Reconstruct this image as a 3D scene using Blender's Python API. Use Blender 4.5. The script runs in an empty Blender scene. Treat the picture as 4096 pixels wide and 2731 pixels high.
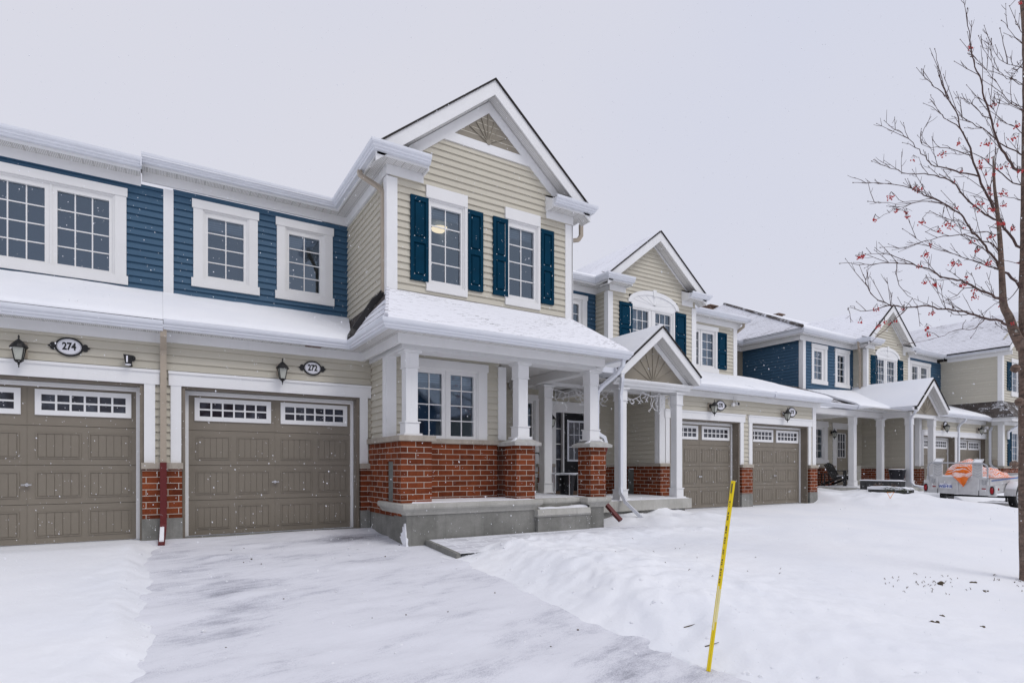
import bpy, math, random
import numpy as np
from mathutils import Vector, noise as mnoise
random.seed(7); np.random.seed(7)
S = bpy.context.scene
COL = S.collection
R = math.radians
# ------------------------------------------------------------------ helpers
OFF = {}
def tag(o, label=None, cat=None, group=None, kind=None):
    if label: o['label'] = label
    if cat: o['category'] = cat
    if group: o['group'] = group
    if kind: o['kind'] = kind
    return o
def thing(name, label, cat, loc=(0, 0, 0), group=None):
    o = bpy.data.objects.new(name, None); COL.objects.link(o)
    o.location = loc; o.empty_display_size = .2
    OFF[o.name] = Vector(loc)
    return tag(o, label, cat, group)
def dup(root, loc, label, group=None, rz=0):
    r = root.copy(); COL.objects.link(r); r.location = loc
    if rz: r.rotation_euler = (0, 0, rz)
    tag(r, label, None, group); OFF[r.name] = Vector(loc)
    for ch in list(root.children):
        c = ch.copy(); COL.objects.link(c); c.parent = r
        for g in list(ch.children):
            d = g.copy(); COL.objects.link(d); d.parent = c
    return r
class MB:
    """collects faces in world coordinates; build() links ONE mesh object"""
    def __init__(s): s.v = []; s.f = []; s.sm = []
    def face(s, pts, smooth=False):
        n = len(s.v); s.v += [tuple(p) for p in pts]; s.f.append(tuple(range(n, n+len(pts)))); s.sm.append(smooth)
    def box(s, x0, x1, y0, y1, z0, z1):
        if x0 > x1: x0, x1 = x1, x0
        if y0 > y1: y0, y1 = y1, y0
        if z0 > z1: z0, z1 = z1, z0
        n = len(s.v)
        s.v += [(x0,y0,z0),(x1,y0,z0),(x1,y1,z0),(x0,y1,z0),(x0,y0,z1),(x1,y0,z1),(x1,y1,z1),(x0,y1,z1)]
        for f in ((0,3,2,1),(4,5,6,7),(0,1,5,4),(1,2,6,5),(2,3,7,6),(3,0,4,7)):
            s.f.append(tuple(n+i for i in f)); s.sm.append(False)
    def wbox(s, m, u0, u1, z0, z1, d0, d1):
        a = m(u0, z0, d0); b = m(u1, z1, d1)
        s.box(a[0], b[0], a[1], b[1], a[2], b[2])
    def prism(s, pts, ext):
        """closed prism: polygon pts (3D, any winding) extruded by vector ext"""
        pts = [Vector(p) for p in pts]; ext = Vector(ext)
        nrm = Vector((0,0,0))
        for i in range(len(pts)):
            nrm += pts[i].cross(pts[(i+1) % len(pts)])
        if nrm.dot(ext) > 0: pts = pts[::-1]
        top = [p+ext for p in pts]
        s.face(pts); s.face(top[::-1])
        for i in range(len(pts)):
            j = (i+1) % len(pts)
            s.face([pts[j], pts[i], top[i], top[j]])
    def sweep(s, path, prof, closed_ends=True, smooth=False):
        """profile (outward, z) along horizontal polyline; outward = right of travel"""
        P = [Vector((p[0], p[1])) for p in path]; zz = [p[2] if len(p) > 2 else 0 for p in path]
        rings = []
        for i, p in enumerate(P):
            ns = []
            if i > 0: d = (P[i]-P[i-1]).normalized(); ns.append(Vector((d.y, -d.x)))
            if i < len(P)-1: d = (P[i+1]-P[i]).normalized(); ns.append(Vector((d.y, -d.x)))
            if len(ns) == 1: m = ns[0]
            else: m = (ns[0]+ns[1]); m = m/ max(.2, m.dot(ns[0]))
            rings.append([(p.x+m.x*o, p.y+m.y*o, zz[i]+z) for o, z in prof])
        k = len(prof)
        area = sum(prof[i][0]*prof[(i+1)%k][1]-prof[(i+1)%k][0]*prof[i][1] for i in range(k))
        for a, b in zip(rings[:-1], rings[1:]):
            for j in range(k):
                q = [a[j], b[j], b[(j+1)%k], a[(j+1)%k]]
                if area < 0: q = q[::-1]
                s.face(q, smooth)
        if closed_ends:
            e0, e1 = rings[0], rings[-1][::-1]
            if area < 0: e0, e1 = e0[::-1], e1[::-1]
            s.face(e0); s.face(e1)
    def tube(s, pts, rad, n=8, caps=True, flat=None):
        """round tube (or rectangle w x h if flat=(w,h)) along 3D points"""
        P = [Vector(p) for p in pts]
        rads = rad if isinstance(rad, (list, tuple)) else [rad]*len(P)
        rings = []; up = None
        for i, p in enumerate(P):
            if i == 0: t = P[1]-P[0]
            elif i == len(P)-1: t = P[-1]-P[-2]
            else: t = (P[i+1]-P[i]).normalized()+(P[i]-P[i-1]).normalized()
            t = t.normalized() if t.length > 1e-9 else Vector((0,0,1))
            if up is None:
                ref = Vector((0,0,1)) if abs(t.z) < .9 else Vector((0,1,0))
                if flat: ref = Vector((0,1,0)) if abs(t.y) < .95 else Vector((0,0,1))
                up = (ref - t*ref.dot(t)).normalized()
            else:
                up = (up - t*up.dot(t)); up = up.normalized() if up.length > 1e-6 else t.orthogonal().normalized()
            sd = t.cross(up)
            if flat:
                w, h = flat[0]/2, flat[1]/2
                ring = [p+sd*w+up*h, p-sd*w+up*h, p-sd*w-up*h, p+sd*w-up*h]
            else:
                ring = [p+(sd*math.cos(2*math.pi*k/n)+up*math.sin(2*math.pi*k/n))*rads[i] for k in range(n)]
            rings.append(ring)
        for a, b in zip(rings[:-1], rings[1:]):
            k = len(a)
            for j in range(k):
                s.face([a[j], a[(j+1)%k], b[(j+1)%k], b[j]], flat is None)
        if caps:
            s.face(rings[0][::-1]); s.face(rings[-1])
    def lathe(s, c, prof, n=12, axis='z'):
        """prof list of (r, h) around axis through c"""
        rings = []
        for r, h in prof:
            ring = []
            for k in range(n):
                a = 2*math.pi*k/n
                if axis == 'z': ring.append((c[0]+r*math.cos(a), c[1]+r*math.sin(a), c[2]+h))
                elif axis == 'y': ring.append((c[0]+r*math.cos(a), c[1]+h, c[2]-r*math.sin(a)))
                else: ring.append((c[0]+h, c[1]+r*math.cos(a), c[2]+r*math.sin(a)))
            rings.append(ring)
        for a, b in zip(rings[:-1], rings[1:]):
            for j in range(n):
                s.face([a[j], a[(j+1)%n], b[(j+1)%n], b[j]], True)
        s.face(rings[0][::-1]); s.face(rings[-1])
    def frustum(s, cx, cy, z0, w0, d0, z1, w1, d1):
        a = [(cx-w0/2,cy-d0/2,z0),(cx+w0/2,cy-d0/2,z0),(cx+w0/2,cy+d0/2,z0),(cx-w0/2,cy+d0/2,z0)]
        b = [(cx-w1/2,cy-d1/2,z1),(cx+w1/2,cy-d1/2,z1),(cx+w1/2,cy+d1/2,z1),(cx-w1/2,cy+d1/2,z1)]
        s.face(a[::-1]); s.face(b)
        for i in range(4):
            j = (i+1) % 4
            s.face([a[i], a[j], b[j], b[i]])
    def build(s, name, mat, parent=None, bevel=0):
        off = Vector((0,0,0))
        if parent is not None:
            r = parent
            while r.parent is not None: r = r.parent
            off = OFF.get(r.name, Vector((0,0,0)))
        me = bpy.data.meshes.new(name)
        me.from_pydata([(x-off.x, y-off.y, z-off.z) for x, y, z in s.v], [], s.f)
        uv = me.uv_layers.new(name='UVMap')
        buf = np.zeros(len(me.loops)*2, dtype=np.float32); i = 0
        for f in s.f:
            p = [Vector(s.v[k]) for k in f]
            n = Vector((0,0,0))
            for a in range(len(p)): n += (p[a]-p[0]).cross(p[(a+1)%len(p)]-p[0])
            if n.length < 1e-12: ua, va = Vector((1,0,0)), Vector((0,1,0))
            else:
                n.normalize()
                if abs(n.z) > .985: ua, va = Vector((1,0,0)), Vector((0,1,0))
                else:
                    ua = Vector((0,0,1)).cross(n).normalized(); va = n.cross(ua)
            for q in p:
                buf[i] = q.dot(ua); buf[i+1] = q.dot(va); i += 2
        uv.data.foreach_set('uv', buf)
        me.polygons.foreach_set('use_smooth', s.sm)
        me.materials.append(mat); me.update()
        o = bpy.data.objects.new(name, me); COL.objects.link(o)
        if parent is not None: o.parent = parent
        if bevel:
            b = o.modifiers.new('bevel', 'BEVEL'); b.width = bevel; b.segments = 2; b.limit_method = 'ANGLE'
        return o
def front(Y): return lambda u, z, d: (u, Y-d, z)
def left(X): return lambda u, z, d: (X-d, u, z)
def backw(Y): return lambda u, z, d: (u, Y+d, z)
def right(X): return lambda u, z, d: (X+d, u, z)
# ------------------------------------------------------------------ materials
def nt(name):
    m = bpy.data.materials.new(name); m.use_nodes = True
    t = m.node_tree; b = t.nodes['Principled BSDF']
    return m, t, b
def node(t, typ, **k):
    n = t.nodes.new(typ)
    for a, v in k.items():
        if a.startswith('i_'):
            key = a[2:]
            key = int(key) if key.isdigit() else key.replace('_', ' ')
            n.inputs[key].default_value = v
        else: setattr(n, a, v)
    return n
def ramp(t, src, p0, p1, c0=(0,0,0,1), c1=(1,1,1,1)):
    r = node(t, 'ShaderNodeValToRGB'); e = r.color_ramp.elements
    e[0].position = p0; e[1].position = p1; e[0].color = c0; e[1].color = c1
    t.links.new(src, r.inputs[0]); return r.outputs[0]
def mix(t, fac, a, b, blend='MIX'):
    n = node(t, 'ShaderNodeMix', data_type='RGBA', blend_type=blend)
    for key, v in ((0, fac), (6, a), (7, b)):
        if hasattr(v, 'is_output') or isinstance(v, bpy.types.NodeSocket): t.links.new(v, n.inputs[key])
        else: n.inputs[key].default_value = v if key == 0 else (tuple(v)+(1,) if len(v) == 3 else v)
    return n.outputs[2]
def c4(c): return (c[0], c[1], c[2], 1)
def uvn(t, sx=1, sy=1, rot=0):
    tc = node(t, 'ShaderNodeTexCoord'); mp = node(t, 'ShaderNodeMapping')
    mp.inputs['Scale'].default_value = (sx, sy, 1); mp.inputs['Rotation'].default_value = (0, 0, rot)
    t.links.new(tc.outputs['UV'], mp.inputs[0]); return mp.outputs[0]
def objn(t, sc=(1,1,1)):
    tc = node(t, 'ShaderNodeNewGeometry'); mp = node(t, 'ShaderNodeMapping')
    mp.inputs['Scale'].default_value = sc
    t.links.new(tc.outputs['Position'], mp.inputs[0]); return mp.outputs[0]
def noise(t, vec, scale, detail=4, rough=.55):
    n = node(t, 'ShaderNodeTexNoise'); n.inputs['Scale'].default_value = scale
    n.inputs['Detail'].default_value = detail; n.inputs['Roughness'].default_value = rough
    if vec is not None: t.links.new(vec, n.inputs['Vector'])
    return n.outputs['Fac']
def bump(t, b, h, strength=.3, dist=.01):
    n = node(t, 'ShaderNodeBump'); n.inputs['Strength'].default_value = strength; n.inputs['Distance'].default_value = dist
    t.links.new(h, n.inputs['Height']); t.links.new(n.outputs[0], b.inputs['Normal'])
def plain(name, col, rough=.5, var=.08, vscale=3.0, spec=.35, metal=0, bumps=None, dirt=0):
    m, t, b = nt(name)
    g = objn(t)
    a = noise(t, g, vscale, 5)
    lo = tuple(max(0, c*(1-var)) for c in col); hi = tuple(min(1, c*(1+var)) for c in col)
    c = mix(t, ramp(t, a, .3, .7), lo, hi)
    if dirt:
        st = noise(t, objn(t, (6, 6, .8)), 2.0, 6, .7)
        c = mix(t, ramp(t, st, .55, .8, (0,0,0,1), (dirt,)*3+(1,)), c, tuple(x*.45 for x in col))
    t.links.new(c, b.inputs['Base Color'])
    b.inputs['Roughness'].default_value = rough; b.inputs['Metallic'].default_value = metal
    b.inputs['Specular IOR Level'].default_value = spec
    if bumps: bump(t, b, noise(t, g, bumps[0], 6), bumps[1], bumps[2])
    return m
M = {}
M['white'] = plain('white_trim', (.80,.80,.80), .45, .025, 2, .4, dirt=.12)
M['vinyl'] = plain('white_vinyl', (.78,.775,.765), .35, .02, 2, .45)
M['gutter'] = plain('white_gutter', (.70,.72,.77), .35, .03, 3, .5, dirt=.08)
M['taupe'] = plain('taupe_paint', (.225,.198,.160), .5, .06, 1.5, .2, dirt=.1)
M['panel'] = plain('taupe_panel', (.28,.25,.20), .6, .05, 2, .3)
M['trimbrown'] = plain('brown_jamb', (.20,.17,.135), .55, .1, 5, .3, dirt=.2)
M['shutter'] = plain('teal_shutter', (.0005,.032,.064), .6, .1, 4, .06)
M['beigeds'] = plain('beige_downspout', (.40,.34,.27), .4, .06, 4, .4)
M['redds'] = plain('red_downspout', (.12,.018,.018), .4, .1, 4, .3)
M['blackpipe'] = plain('black_pipe', (.022,.020,.020), .45, .1, 5, .4)
M['black'] = plain('black_iron', (.006,.006,.007), .4, .1, 5, .5)
M['blackdoor'] = plain('black_door', (.004,.0045,.007), .35, .1, 3, .2)
M['lampglass'] = plain('lamp_glass', (.42,.43,.38), .15, .1, 4, .5)
M['signwhite'] = plain('sign_white', (.78,.78,.82), .4, .01, 3)
M['metal'] = plain('galvanised', (.42,.43,.45), .35, .12, 8, .5, .7)
M['alu'] = plain('aluminium', (.60,.60,.60), .45, .10, 6, .5, .1, dirt=.25)
M['chrome'] = plain('chrome_steel', (.65,.66,.68), .2, .05, 6, .5, .9)
M['concrete'] = None
M['dark'] = plain('dark_room', (.055,.06,.075), .9, .15, 2)
M['roomwall'] = plain('room_wall', (.17,.21,.27), .9, .1, 1)
M['greybox'] = plain('grey_meter', (.17,.18,.17), .55, .1, 6, dirt=.2)
M['planter'] = plain('planter_board', (.055,.055,.055), .7, .3, 8)
M['pot'] = plain('plant_pot', (.012,.013,.018), .4, .2, 4)
M['seatwood'] = plain('bench_wood', (.42,.24,.10), .5, .15, 9)
M['tyre'] = plain('tyre_rubber', (.014,.014,.015), .7, .2, 10)
M['redlens'] = plain('red_lens', (.32,.008,.016), .15, .2, 20, .5)
M['bluestripe'] = plain('blue_stripe', (.05,.15,.42), .4, .05, 3)
M['plateblue'] = plain('plate_blue', (.03,.09,.38), .4, .02, 3)
M['yellow'] = plain('yellow_stake', (.82,.62,.01), .45, .06, 5, .4)
M['orangewire'] = plain('orange_wire', (.85,.30,.03), .5, .05, 5)
M['berry'] = plain('red_berry', (.46,.010,.012), .35, .3, 30, .5)
M['twig'] = plain('twig_bark', (.085,.050,.043), .75, .25, 14)
M['litter'] = plain('leaf_litter', (.10,.075,.045), .9, .4, 12)
M['evergreen'] = plain('evergreen_sprig', (.07,.085,.035), .7, .4, 14)
M['lightcord'] = plain('white_light_cord', (.75,.75,.76), .4, .03, 3)
M['ventwood'] = plain('brown_vent', (.16,.10,.07), .6, .2, 8)
M['stepcam'] = plain('white_camera', (.72,.72,.72), .3, .03, 3)
def mat_siding(name, col, lines=False):
    m, t, b = nt(name)
    uv = uvn(t, .25, 9)
    a = noise(t, uv, 1.2, 4)
    g = noise(t, objn(t), .9, 4)
    c = mix(t, ramp(t, a, .3, .7), tuple(x*.93 for x in col), tuple(min(1, x*1.05) for x in col))
    c = mix(t, ramp(t, g, .35, .75, (0,0,0,1), (.25,.25,.25,1)), c, tuple(x*.78 for x in col))
    t.links.new(c, b.inputs['Base Color']); b.inputs['Roughness'].default_value = .5
    b.inputs['Specular IOR Level'].default_value = .2
    bump(t, b, noise(t, uvn(t, 4, 60), 3, 3), .12, .004)
    return m
M['beige'] = mat_siding('beige_siding', (.58,.545,.455))
M['blue'] = mat_siding('blue_siding', (.050,.112,.185))
def mat_brick():
    m, t, b = nt('red_brick')
    br = node(t, 'ShaderNodeTexBrick'); br.offset = .5
    for k, v in (('Scale', 1), ('Mortar Size', .0045), ('Mortar Smooth', .1), ('Bias', 0), ('Brick Width', .267), ('Row Height', .0895)): br.inputs[k].default_value = v
    br.inputs['Color1'].default_value = (.085,.017,.008,1); br.inputs['Color2'].default_value = (.24,.058,.022,1); br.inputs['Mortar'].default_value = (.55,.50,.44,1)
    t.links.new(uvn(t), br.inputs['Vector'])
    n1 = noise(t, objn(t), 5.5, 6, .7)
    c = mix(t, ramp(t, n1, .35, .75), br.outputs['Color'], mix(t, .45, br.outputs['Color'], (.38,.11,.04), 'MIX'))
    n2 = noise(t, objn(t), 60, 3)
    c2 = mix(t, ramp(t, n2, .3, .8, (.0,.0,.0,1), (.45,.45,.45,1)), c, (.06,.014,.007))
    c3 = mix(t, br.outputs['Fac'], c2, (.55,.50,.44))
    t.links.new(c3, b.inputs['Base Color']); b.inputs['Roughness'].default_value = .8; b.inputs['Specular IOR Level'].default_value = .12
    inv = node(t, 'ShaderNodeMath', operation='SUBTRACT'); inv.inputs[0].default_value = 1; t.links.new(br.outputs['Fac'], inv.inputs[1])
    ad = node(t, 'ShaderNodeMath', operation='MULTIPLY_ADD'); t.links.new(n2, ad.inputs[0]); ad.inputs[1].default_value = .25; t.links.new(inv.outputs[0], ad.inputs[2])
    bump(t, b, ad.outputs[0], .7, .006)
    return m
M['brick'] = mat_brick()
def mat_concrete(name, col, dark, sc=1.0):
    m, t, b = nt(name)
    g = objn(t)
    a = noise(t, g, 1.6*sc, 8, .65); f = noise(t, g, 45, 5, .7)
    st = noise(t, objn(t, (5,5,.5)), 2.2, 6, .7)
    c = mix(t, ramp(t, a, .32, .68), dark, col)
    c = mix(t, ramp(t, st, .5, .78, (0,0,0,1), (.55,.55,.55,1)), c, tuple(x*.55 for x in dark))
    c = mix(t, ramp(t, f, .3, .75, (0,0,0,1), (.35,.35,.35,1)), c, tuple(x*.8 for x in dark))
    t.links.new(c, b.inputs['Base Color']); b.inputs['Roughness'].default_value = .85
    bump(t, b, f, .35, .004)
    return m
M['concrete'] = mat_concrete('porch_concrete', (.56,.55,.51), (.38,.37,.33))
M['concdark'] = mat_concrete('foundation_concrete', (.34,.335,.31), (.15,.15,.135))
M['stone'] = mat_concrete('stone_cap', (.50,.45,.38), (.33,.29,.24), 3)
M['capconc'] = mat_concrete('cast_cap', (.55,.545,.52), (.42,.41,.385), 2)
def mat_soffit():
    m, t, b = nt('vented_soffit')
    uv = uvn(t)
    sep = node(t, 'ShaderNodeSeparateXYZ'); t.links.new(uv, sep.inputs[0])
    def mth(op, a, bb):
        n = node(t, 'ShaderNodeMath', operation=op)
        for i, v in enumerate((a, bb)):
            if isinstance(v, bpy.types.NodeSocket): t.links.new(v, n.inputs[i])
            elif v is not None: n.inputs[i].default_value = v
        return n.outputs[0]
    fx = mth('FRACT', mth('MULTIPLY', sep.outputs[0], 1/.022), None); fy = mth('FRACT', mth('MULTIPLY', sep.outputs[1], 1/.022), None)
    d = mth('ADD', mth('POWER', mth('SUBTRACT', fx, .5), 2), mth('POWER', mth('SUBTRACT', fy, .5), 2))
    hole = mth('LESS_THAN', d, .07)
    px = mth('FRACT', mth('MULTIPLY', sep.outputs[0], 1/.14), None)
    rib = mth('LESS_THAN', px, .13)
    c = mix(t, hole, (.76,.75,.73), (.12,.12,.12))
    c = mix(t, rib, c, (.50,.49,.47))
    t.links.new(c, b.inputs['Base Color']); b.inputs['Roughness'].default_value = .5
    return m
M['soffit'] = mat_soffit()
def mat_snow(name='snow', stain=False):
    m, t, b = nt(name)
    g = objn(t)
    c = mix(t, ramp(t, noise(t, g, .7, 4), .3, .7), (.83,.845,.885), (.90,.905,.925))
    if stain:
        def spot(cx, cy, rad, inner):
            geo = node(t, 'ShaderNodeNewGeometry')
            vs = node(t, 'ShaderNodeVectorMath', operation='DISTANCE'); t.links.new(geo.outputs['Position'], vs.inputs[0]); vs.inputs[1].default_value = (cx, cy, -.15)
            nn = noise(t, g, 14, 4)
            ad = node(t, 'ShaderNodeMath', operation='MULTIPLY_ADD'); t.links.new(nn, ad.inputs[0]); ad.inputs[1].default_value = rad*.9; t.links.new(vs.outputs['Value'], ad.inputs[2])
            return ramp(t, ad.outputs[0], rad*.55, rad*1.35, (inner,)*3+(1,), (0,0,0,1))
        c = mix(t, spot(3.16, -6.98, .20, .55), c, (.80,.62,.20))
    t.links.new(c, b.inputs['Base Color']); b.inputs['Roughness'].default_value = .65
    b.inputs['Specular IOR Level'].default_value = .25
    b.inputs['Subsurface Weight'].default_value = 0
    h = node(t, 'ShaderNodeMath', operation='MULTIPLY_ADD')
    t.links.new(noise(t, g, 26, 6, .6), h.inputs[0]); h.inputs[1].default_value = .5
    t.links.new(noise(t, g, 5, 4, .5), h.inputs[2])
    bump(t, b, h.outputs[0], .28, .03)
    return m
M['snow'] = mat_snow(); M['groundsnow'] = mat_snow('ground_snow', True)
def mat_shingle(name, cover, snowy=(.80,.81,.85), rowh=.14):
    """asphalt shingles under thin blown snow; cover 0 bare .. 1 buried"""
    m, t, b = nt(name)
    br = node(t, 'ShaderNodeTexBrick'); br.offset = .5
    for k, v in (('Scale', 1), ('Mortar Size', .007), ('Mortar Smooth', .3), ('Bias', 0), ('Brick Width', .30), ('Row Height', rowh)): br.inputs[k].default_value = v
    br.inputs['Color1'].default_value = (0,0,0,1); br.inputs['Color2'].default_value = (1,1,1,1); br.inputs['Mortar'].default_value = (.5,.5,.5,1)
    t.links.new(uvn(t), br.inputs['Vector'])
    uv = uvn(t)
    sep = node(t, 'ShaderNodeSeparateXYZ'); t.links.new(uv, sep.inputs[0])
    ml = node(t, 'ShaderNodeMath', operation='MULTIPLY'); t.links.new(sep.outputs[1], ml.inputs[0]); ml.inputs[1].default_value = 1/rowh
    fr = node(t, 'ShaderNodeMath', operation='FRACT'); t.links.new(ml.outputs[0], fr.inputs[0])
    edge = ramp(t, fr.outputs[0], .80, .97)                    # just below the butt of the course above: bare
    bare = node(t, 'ShaderNodeMath', operation='MULTIPLY_ADD')
    t.links.new(edge, bare.inputs[0]); bare.inputs[1].default_value = .42
    big = noise(t, objn(t), 1.3, 5, .7)
    t.links.new(big, bare.inputs[2])
    tb = node(t, 'ShaderNodeMath', operation='MULTIPLY_ADD'); t.links.new(br.outputs['Color'], tb.inputs[0]); tb.inputs[1].default_value = .16; t.links.new(bare.outputs[0], tb.inputs[2])
    fine = node(t, 'ShaderNodeMath', operation='MULTIPLY_ADD'); t.links.new(noise(t, objn(t), 16, 5, .7), fine.inputs[0]); fine.inputs[1].default_value = .5; t.links.new(tb.outputs[0], fine.inputs[2])
    lo = .55+cover*.75
    mask = ramp(t, fine.outputs[0], min(.97, (lo-.09)/1.6), min(.99, (lo+.12)/1.6))
    sc = node(t, 'ShaderNodeMath', operation='MULTIPLY'); t.links.new(fine.outputs[0], sc.inputs[0]); sc.inputs[1].default_value = 1/1.6
    t.links.new(sc.outputs[0], mask.node.inputs[0])
    dk = mix(t, br.outputs['Color'], (.045,.036,.032), (.085,.07,.062))
    c = mix(t, mask, snowy, dk)
    t.links.new(c, b.inputs['Base Color']); b.inputs['Roughness'].default_value = .85
    bump(t, b, fr.outputs[0], .25, .01)
    return m
M['shingle'] = mat_shingle('bare_shingle', .18)
M['dust'] = mat_shingle('dusted_shingle', .93, (.84,.845,.885))
M['dustthin'] = mat_shingle('thinly_dusted_shingle', .66, (.74,.745,.79), .16)
M['roofedge'] = plain('shingle_edge', (.028,.024,.022), .9, .3, 9)
def mat_glass(name, ior=2.4, tint=(.72,.80,.88)):
    m = bpy.data.materials.new(name); m.use_nodes = True; t = m.node_tree
    t.nodes.remove(t.nodes['Principled BSDF']); out = t.nodes['Material Output']
    tr = node(t, 'ShaderNodeBsdfTransparent'); tr.inputs[0].default_value = c4(tint)
    gl = node(t, 'ShaderNodeBsdfGlossy'); gl.inputs['Roughness'].default_value = .03; gl.inputs['Color'].default_value = (.66,.82,1,1)
    fr = node(t, 'ShaderNodeFresnel'); fr.inputs[0].default_value = ior
    g = objn(t); bp = node(t, 'ShaderNodeBump'); bp.inputs['Strength'].default_value = .05; bp.inputs['Distance'].default_value = .02
    t.links.new(noise(t, g, 1.5, 2), bp.inputs['Height']); t.links.new(bp.outputs[0], gl.inputs['Normal'])
    mx = node(t, 'ShaderNodeMixShader')
    t.links.new(fr.outputs[0], mx.inputs[0]); t.links.new(tr.outputs[0], mx.inputs[1]); t.links.new(gl.outputs[0], mx.inputs[2]); t.links.new(mx.outputs[0], out.inputs[0])
    return m
M['glass'] = mat_glass('window_glass')
def mat_frost():
    m, t, b = nt('frosted_pane')
    uv = uvn(t)
    c = mix(t, ramp(t, noise(t, objn(t), 4, 4), .4, .7), (.018,.017,.024), (.075,.085,.11))
    t.links.new(c, b.inputs['Base Color']); b.inputs['Roughness'].default_value = .12
    return m
M['frost'] = mat_frost()
def mat_stripes(name, c0, c1, freq, vertical=False):
    m, t, b = nt(name)
    uv = uvn(t); sep = node(t, 'ShaderNodeSeparateXYZ'); t.links.new(uv, sep.inputs[0])
    ml = node(t, 'ShaderNodeMath', operation='MULTIPLY'); t.links.new(sep.outputs[0 if vertical else 1], ml.inputs[0]); ml.inputs[1].default_value = freq
    sn = node(t, 'ShaderNodeMath', operation='SINE'); t.links.new(ml.outputs[0], sn.inputs[0])
    c = mix(t, ramp(t, sn.outputs[0], 0, 1), c0, c1); t.links.new(c, b.inputs['Base Color']); b.inputs['Roughness'].default_value = .7
    return m
M['blind'] = mat_stripes('window_blind', (.42,.47,.50), (.62,.67,.70), 160)
M['curtain'] = mat_stripes('net_curtain', (.66,.70,.73), (.80,.84,.86), 70, True)
def mat_drive():
    m, t, b = nt('dusted_asphalt')
    g = objn(t)
    rot = node(t, 'ShaderNodeMapping'); rot.inputs['Rotation'].default_value = (0, 0, R(-14)); t.links.new(g, rot.inputs[0])
    def stretched(sc):
        m2 = node(t, 'ShaderNodeMapping'); m2.inputs['Scale'].default_value = sc; t.links.new(rot.outputs[0], m2.inputs[0]); return m2.outputs[0]
    st = noise(t, stretched((.8, 2.2, 1)), 1.0, 9, .72)
    st2 = noise(t, stretched((1.1, 4.2, 1)), 2.0, 7, .75)
    fine = noise(t, g, 95, 3, .9)
    pat = noise(t, g, .8, 4, .6)
    def acc(a_, k_, c_):
        n_ = node(t, 'ShaderNodeMath', operation='MULTIPLY_ADD'); t.links.new(a_, n_.inputs[0]); n_.inputs[1].default_value = k_; t.links.new(c_, n_.inputs[2]); return n_
    s1 = acc(st2, .38, st); s2 = acc(fine, .60, s1.outputs[0]); s3 = acc(pat, .50, s2.outputs[0])
    # swept barer strip just in front of the garage sill, right half, and along the left bank
    geo = node(t, 'ShaderNodeNewGeometry'); sp = node(t, 'ShaderNodeSeparateXYZ'); t.links.new(geo.outputs['Position'], sp.inputs[0])
    def near(px, py, rx, ry, amt):
        a = node(t, 'ShaderNodeVectorMath', operation='SUBTRACT'); t.links.new(geo.outputs['Position'], a.inputs[0]); a.inputs[1].default_value = (px, py, 0)
        bb = node(t, 'ShaderNodeVectorMath', operation='MULTIPLY'); t.links.new(a.outputs[0], bb.inputs[0]); bb.inputs[1].default_value = (1/rx, 1/ry, 0)
        l = node(t, 'ShaderNodeVectorMath', operation='LENGTH'); t.links.new(bb.outputs[0], l.inputs[0])
        return ramp(t, l.outputs['Value'], .15, 1, (amt,)*3+(1,), (0,0,0,1))
    ad = node(t, 'ShaderNodeMath', operation='SUBTRACT'); t.links.new(s3.outputs[0], ad.inputs[0]); t.links.new(near(2.15, -1.05, .95, .55, .34), ad.inputs[1])
    ad2 = node(t, 'ShaderNodeMath', operation='SUBTRACT'); t.links.new(ad.outputs[0], ad2.inputs[0]); t.links.new(near(.2, -3.3, .65, 2.6, .16), ad2.inputs[1])
    sc = node(t, 'ShaderNodeMath', operation='MULTIPLY'); t.links.new(ad2.outputs[0], sc.inputs[0]); sc.inputs[1].default_value = .5
    r = node(t, 'ShaderNodeValToRGB'); e = r.color_ramp.elements
    e[0].position = .42; e[0].color = (.10,.10,.115,1); e[1].position = .82; e[1].color = (.82,.825,.87,1)
    x = e.new(.475); x.color = (.34,.345,.39,1); x = e.new(.535); x.color = (.55,.555,.61,1); x = e.new(.60); x.color = (.74,.745,.79,1)
    t.links.new(sc.outputs[0], r.inputs[0])
    t.links.new(r.outputs[0], b.inputs['Base Color']); b.inputs['Roughness'].default_value = .8
    bump(t, b, s2.outputs[0], .25, .02)
    return m
M['drive'] = mat_drive()
def mat_gravelly():
    m, t, b = nt('swept_asphalt')
    g = objn(t)
    c = mix(t, ramp(t, noise(t, g, 38, 5, .8), .42, .68), (.075,.072,.07), (.42,.42,.44))
    c = mix(t, ramp(t, noise(t, g, .9, 5, .6), .52, .62), c, (.82,.83,.87))
    t.links.new(c, b.inputs['Base Color']); b.inputs['Roughness'].default_value = .9
    return m
M['swept'] = mat_gravelly()
def mat_path():
    m, t, b = nt('dusted_pavers')
    br = node(t, 'ShaderNodeTexBrick'); br.offset = .5
    for k, v in (('Scale', 1), ('Mortar Size', .012), ('Mortar Smooth', .2), ('Bias', 0), ('Brick Width', .38), ('Row Height', .19)): br.inputs[k].default_value = v
    br.inputs['Color1'].default_value = (.50,.50,.54,1); br.inputs['Color2'].default_value = (.62,.62,.66,1); br.inputs['Mortar'].default_value = (.86,.87,.90,1)
    t.links.new(uvn(t), br.inputs['Vector'])
    c = mix(t, ramp(t, noise(t, objn(t, (1, 3, 1)), 2.2, 6, .7), .40, .62), br.outputs['Color'], (.84,.85,.89))
    t.links.new(c, b.inputs['Base Color']); b.inputs['Roughness'].default_value = .85
    return m
M['path'] = mat_path()
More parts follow.
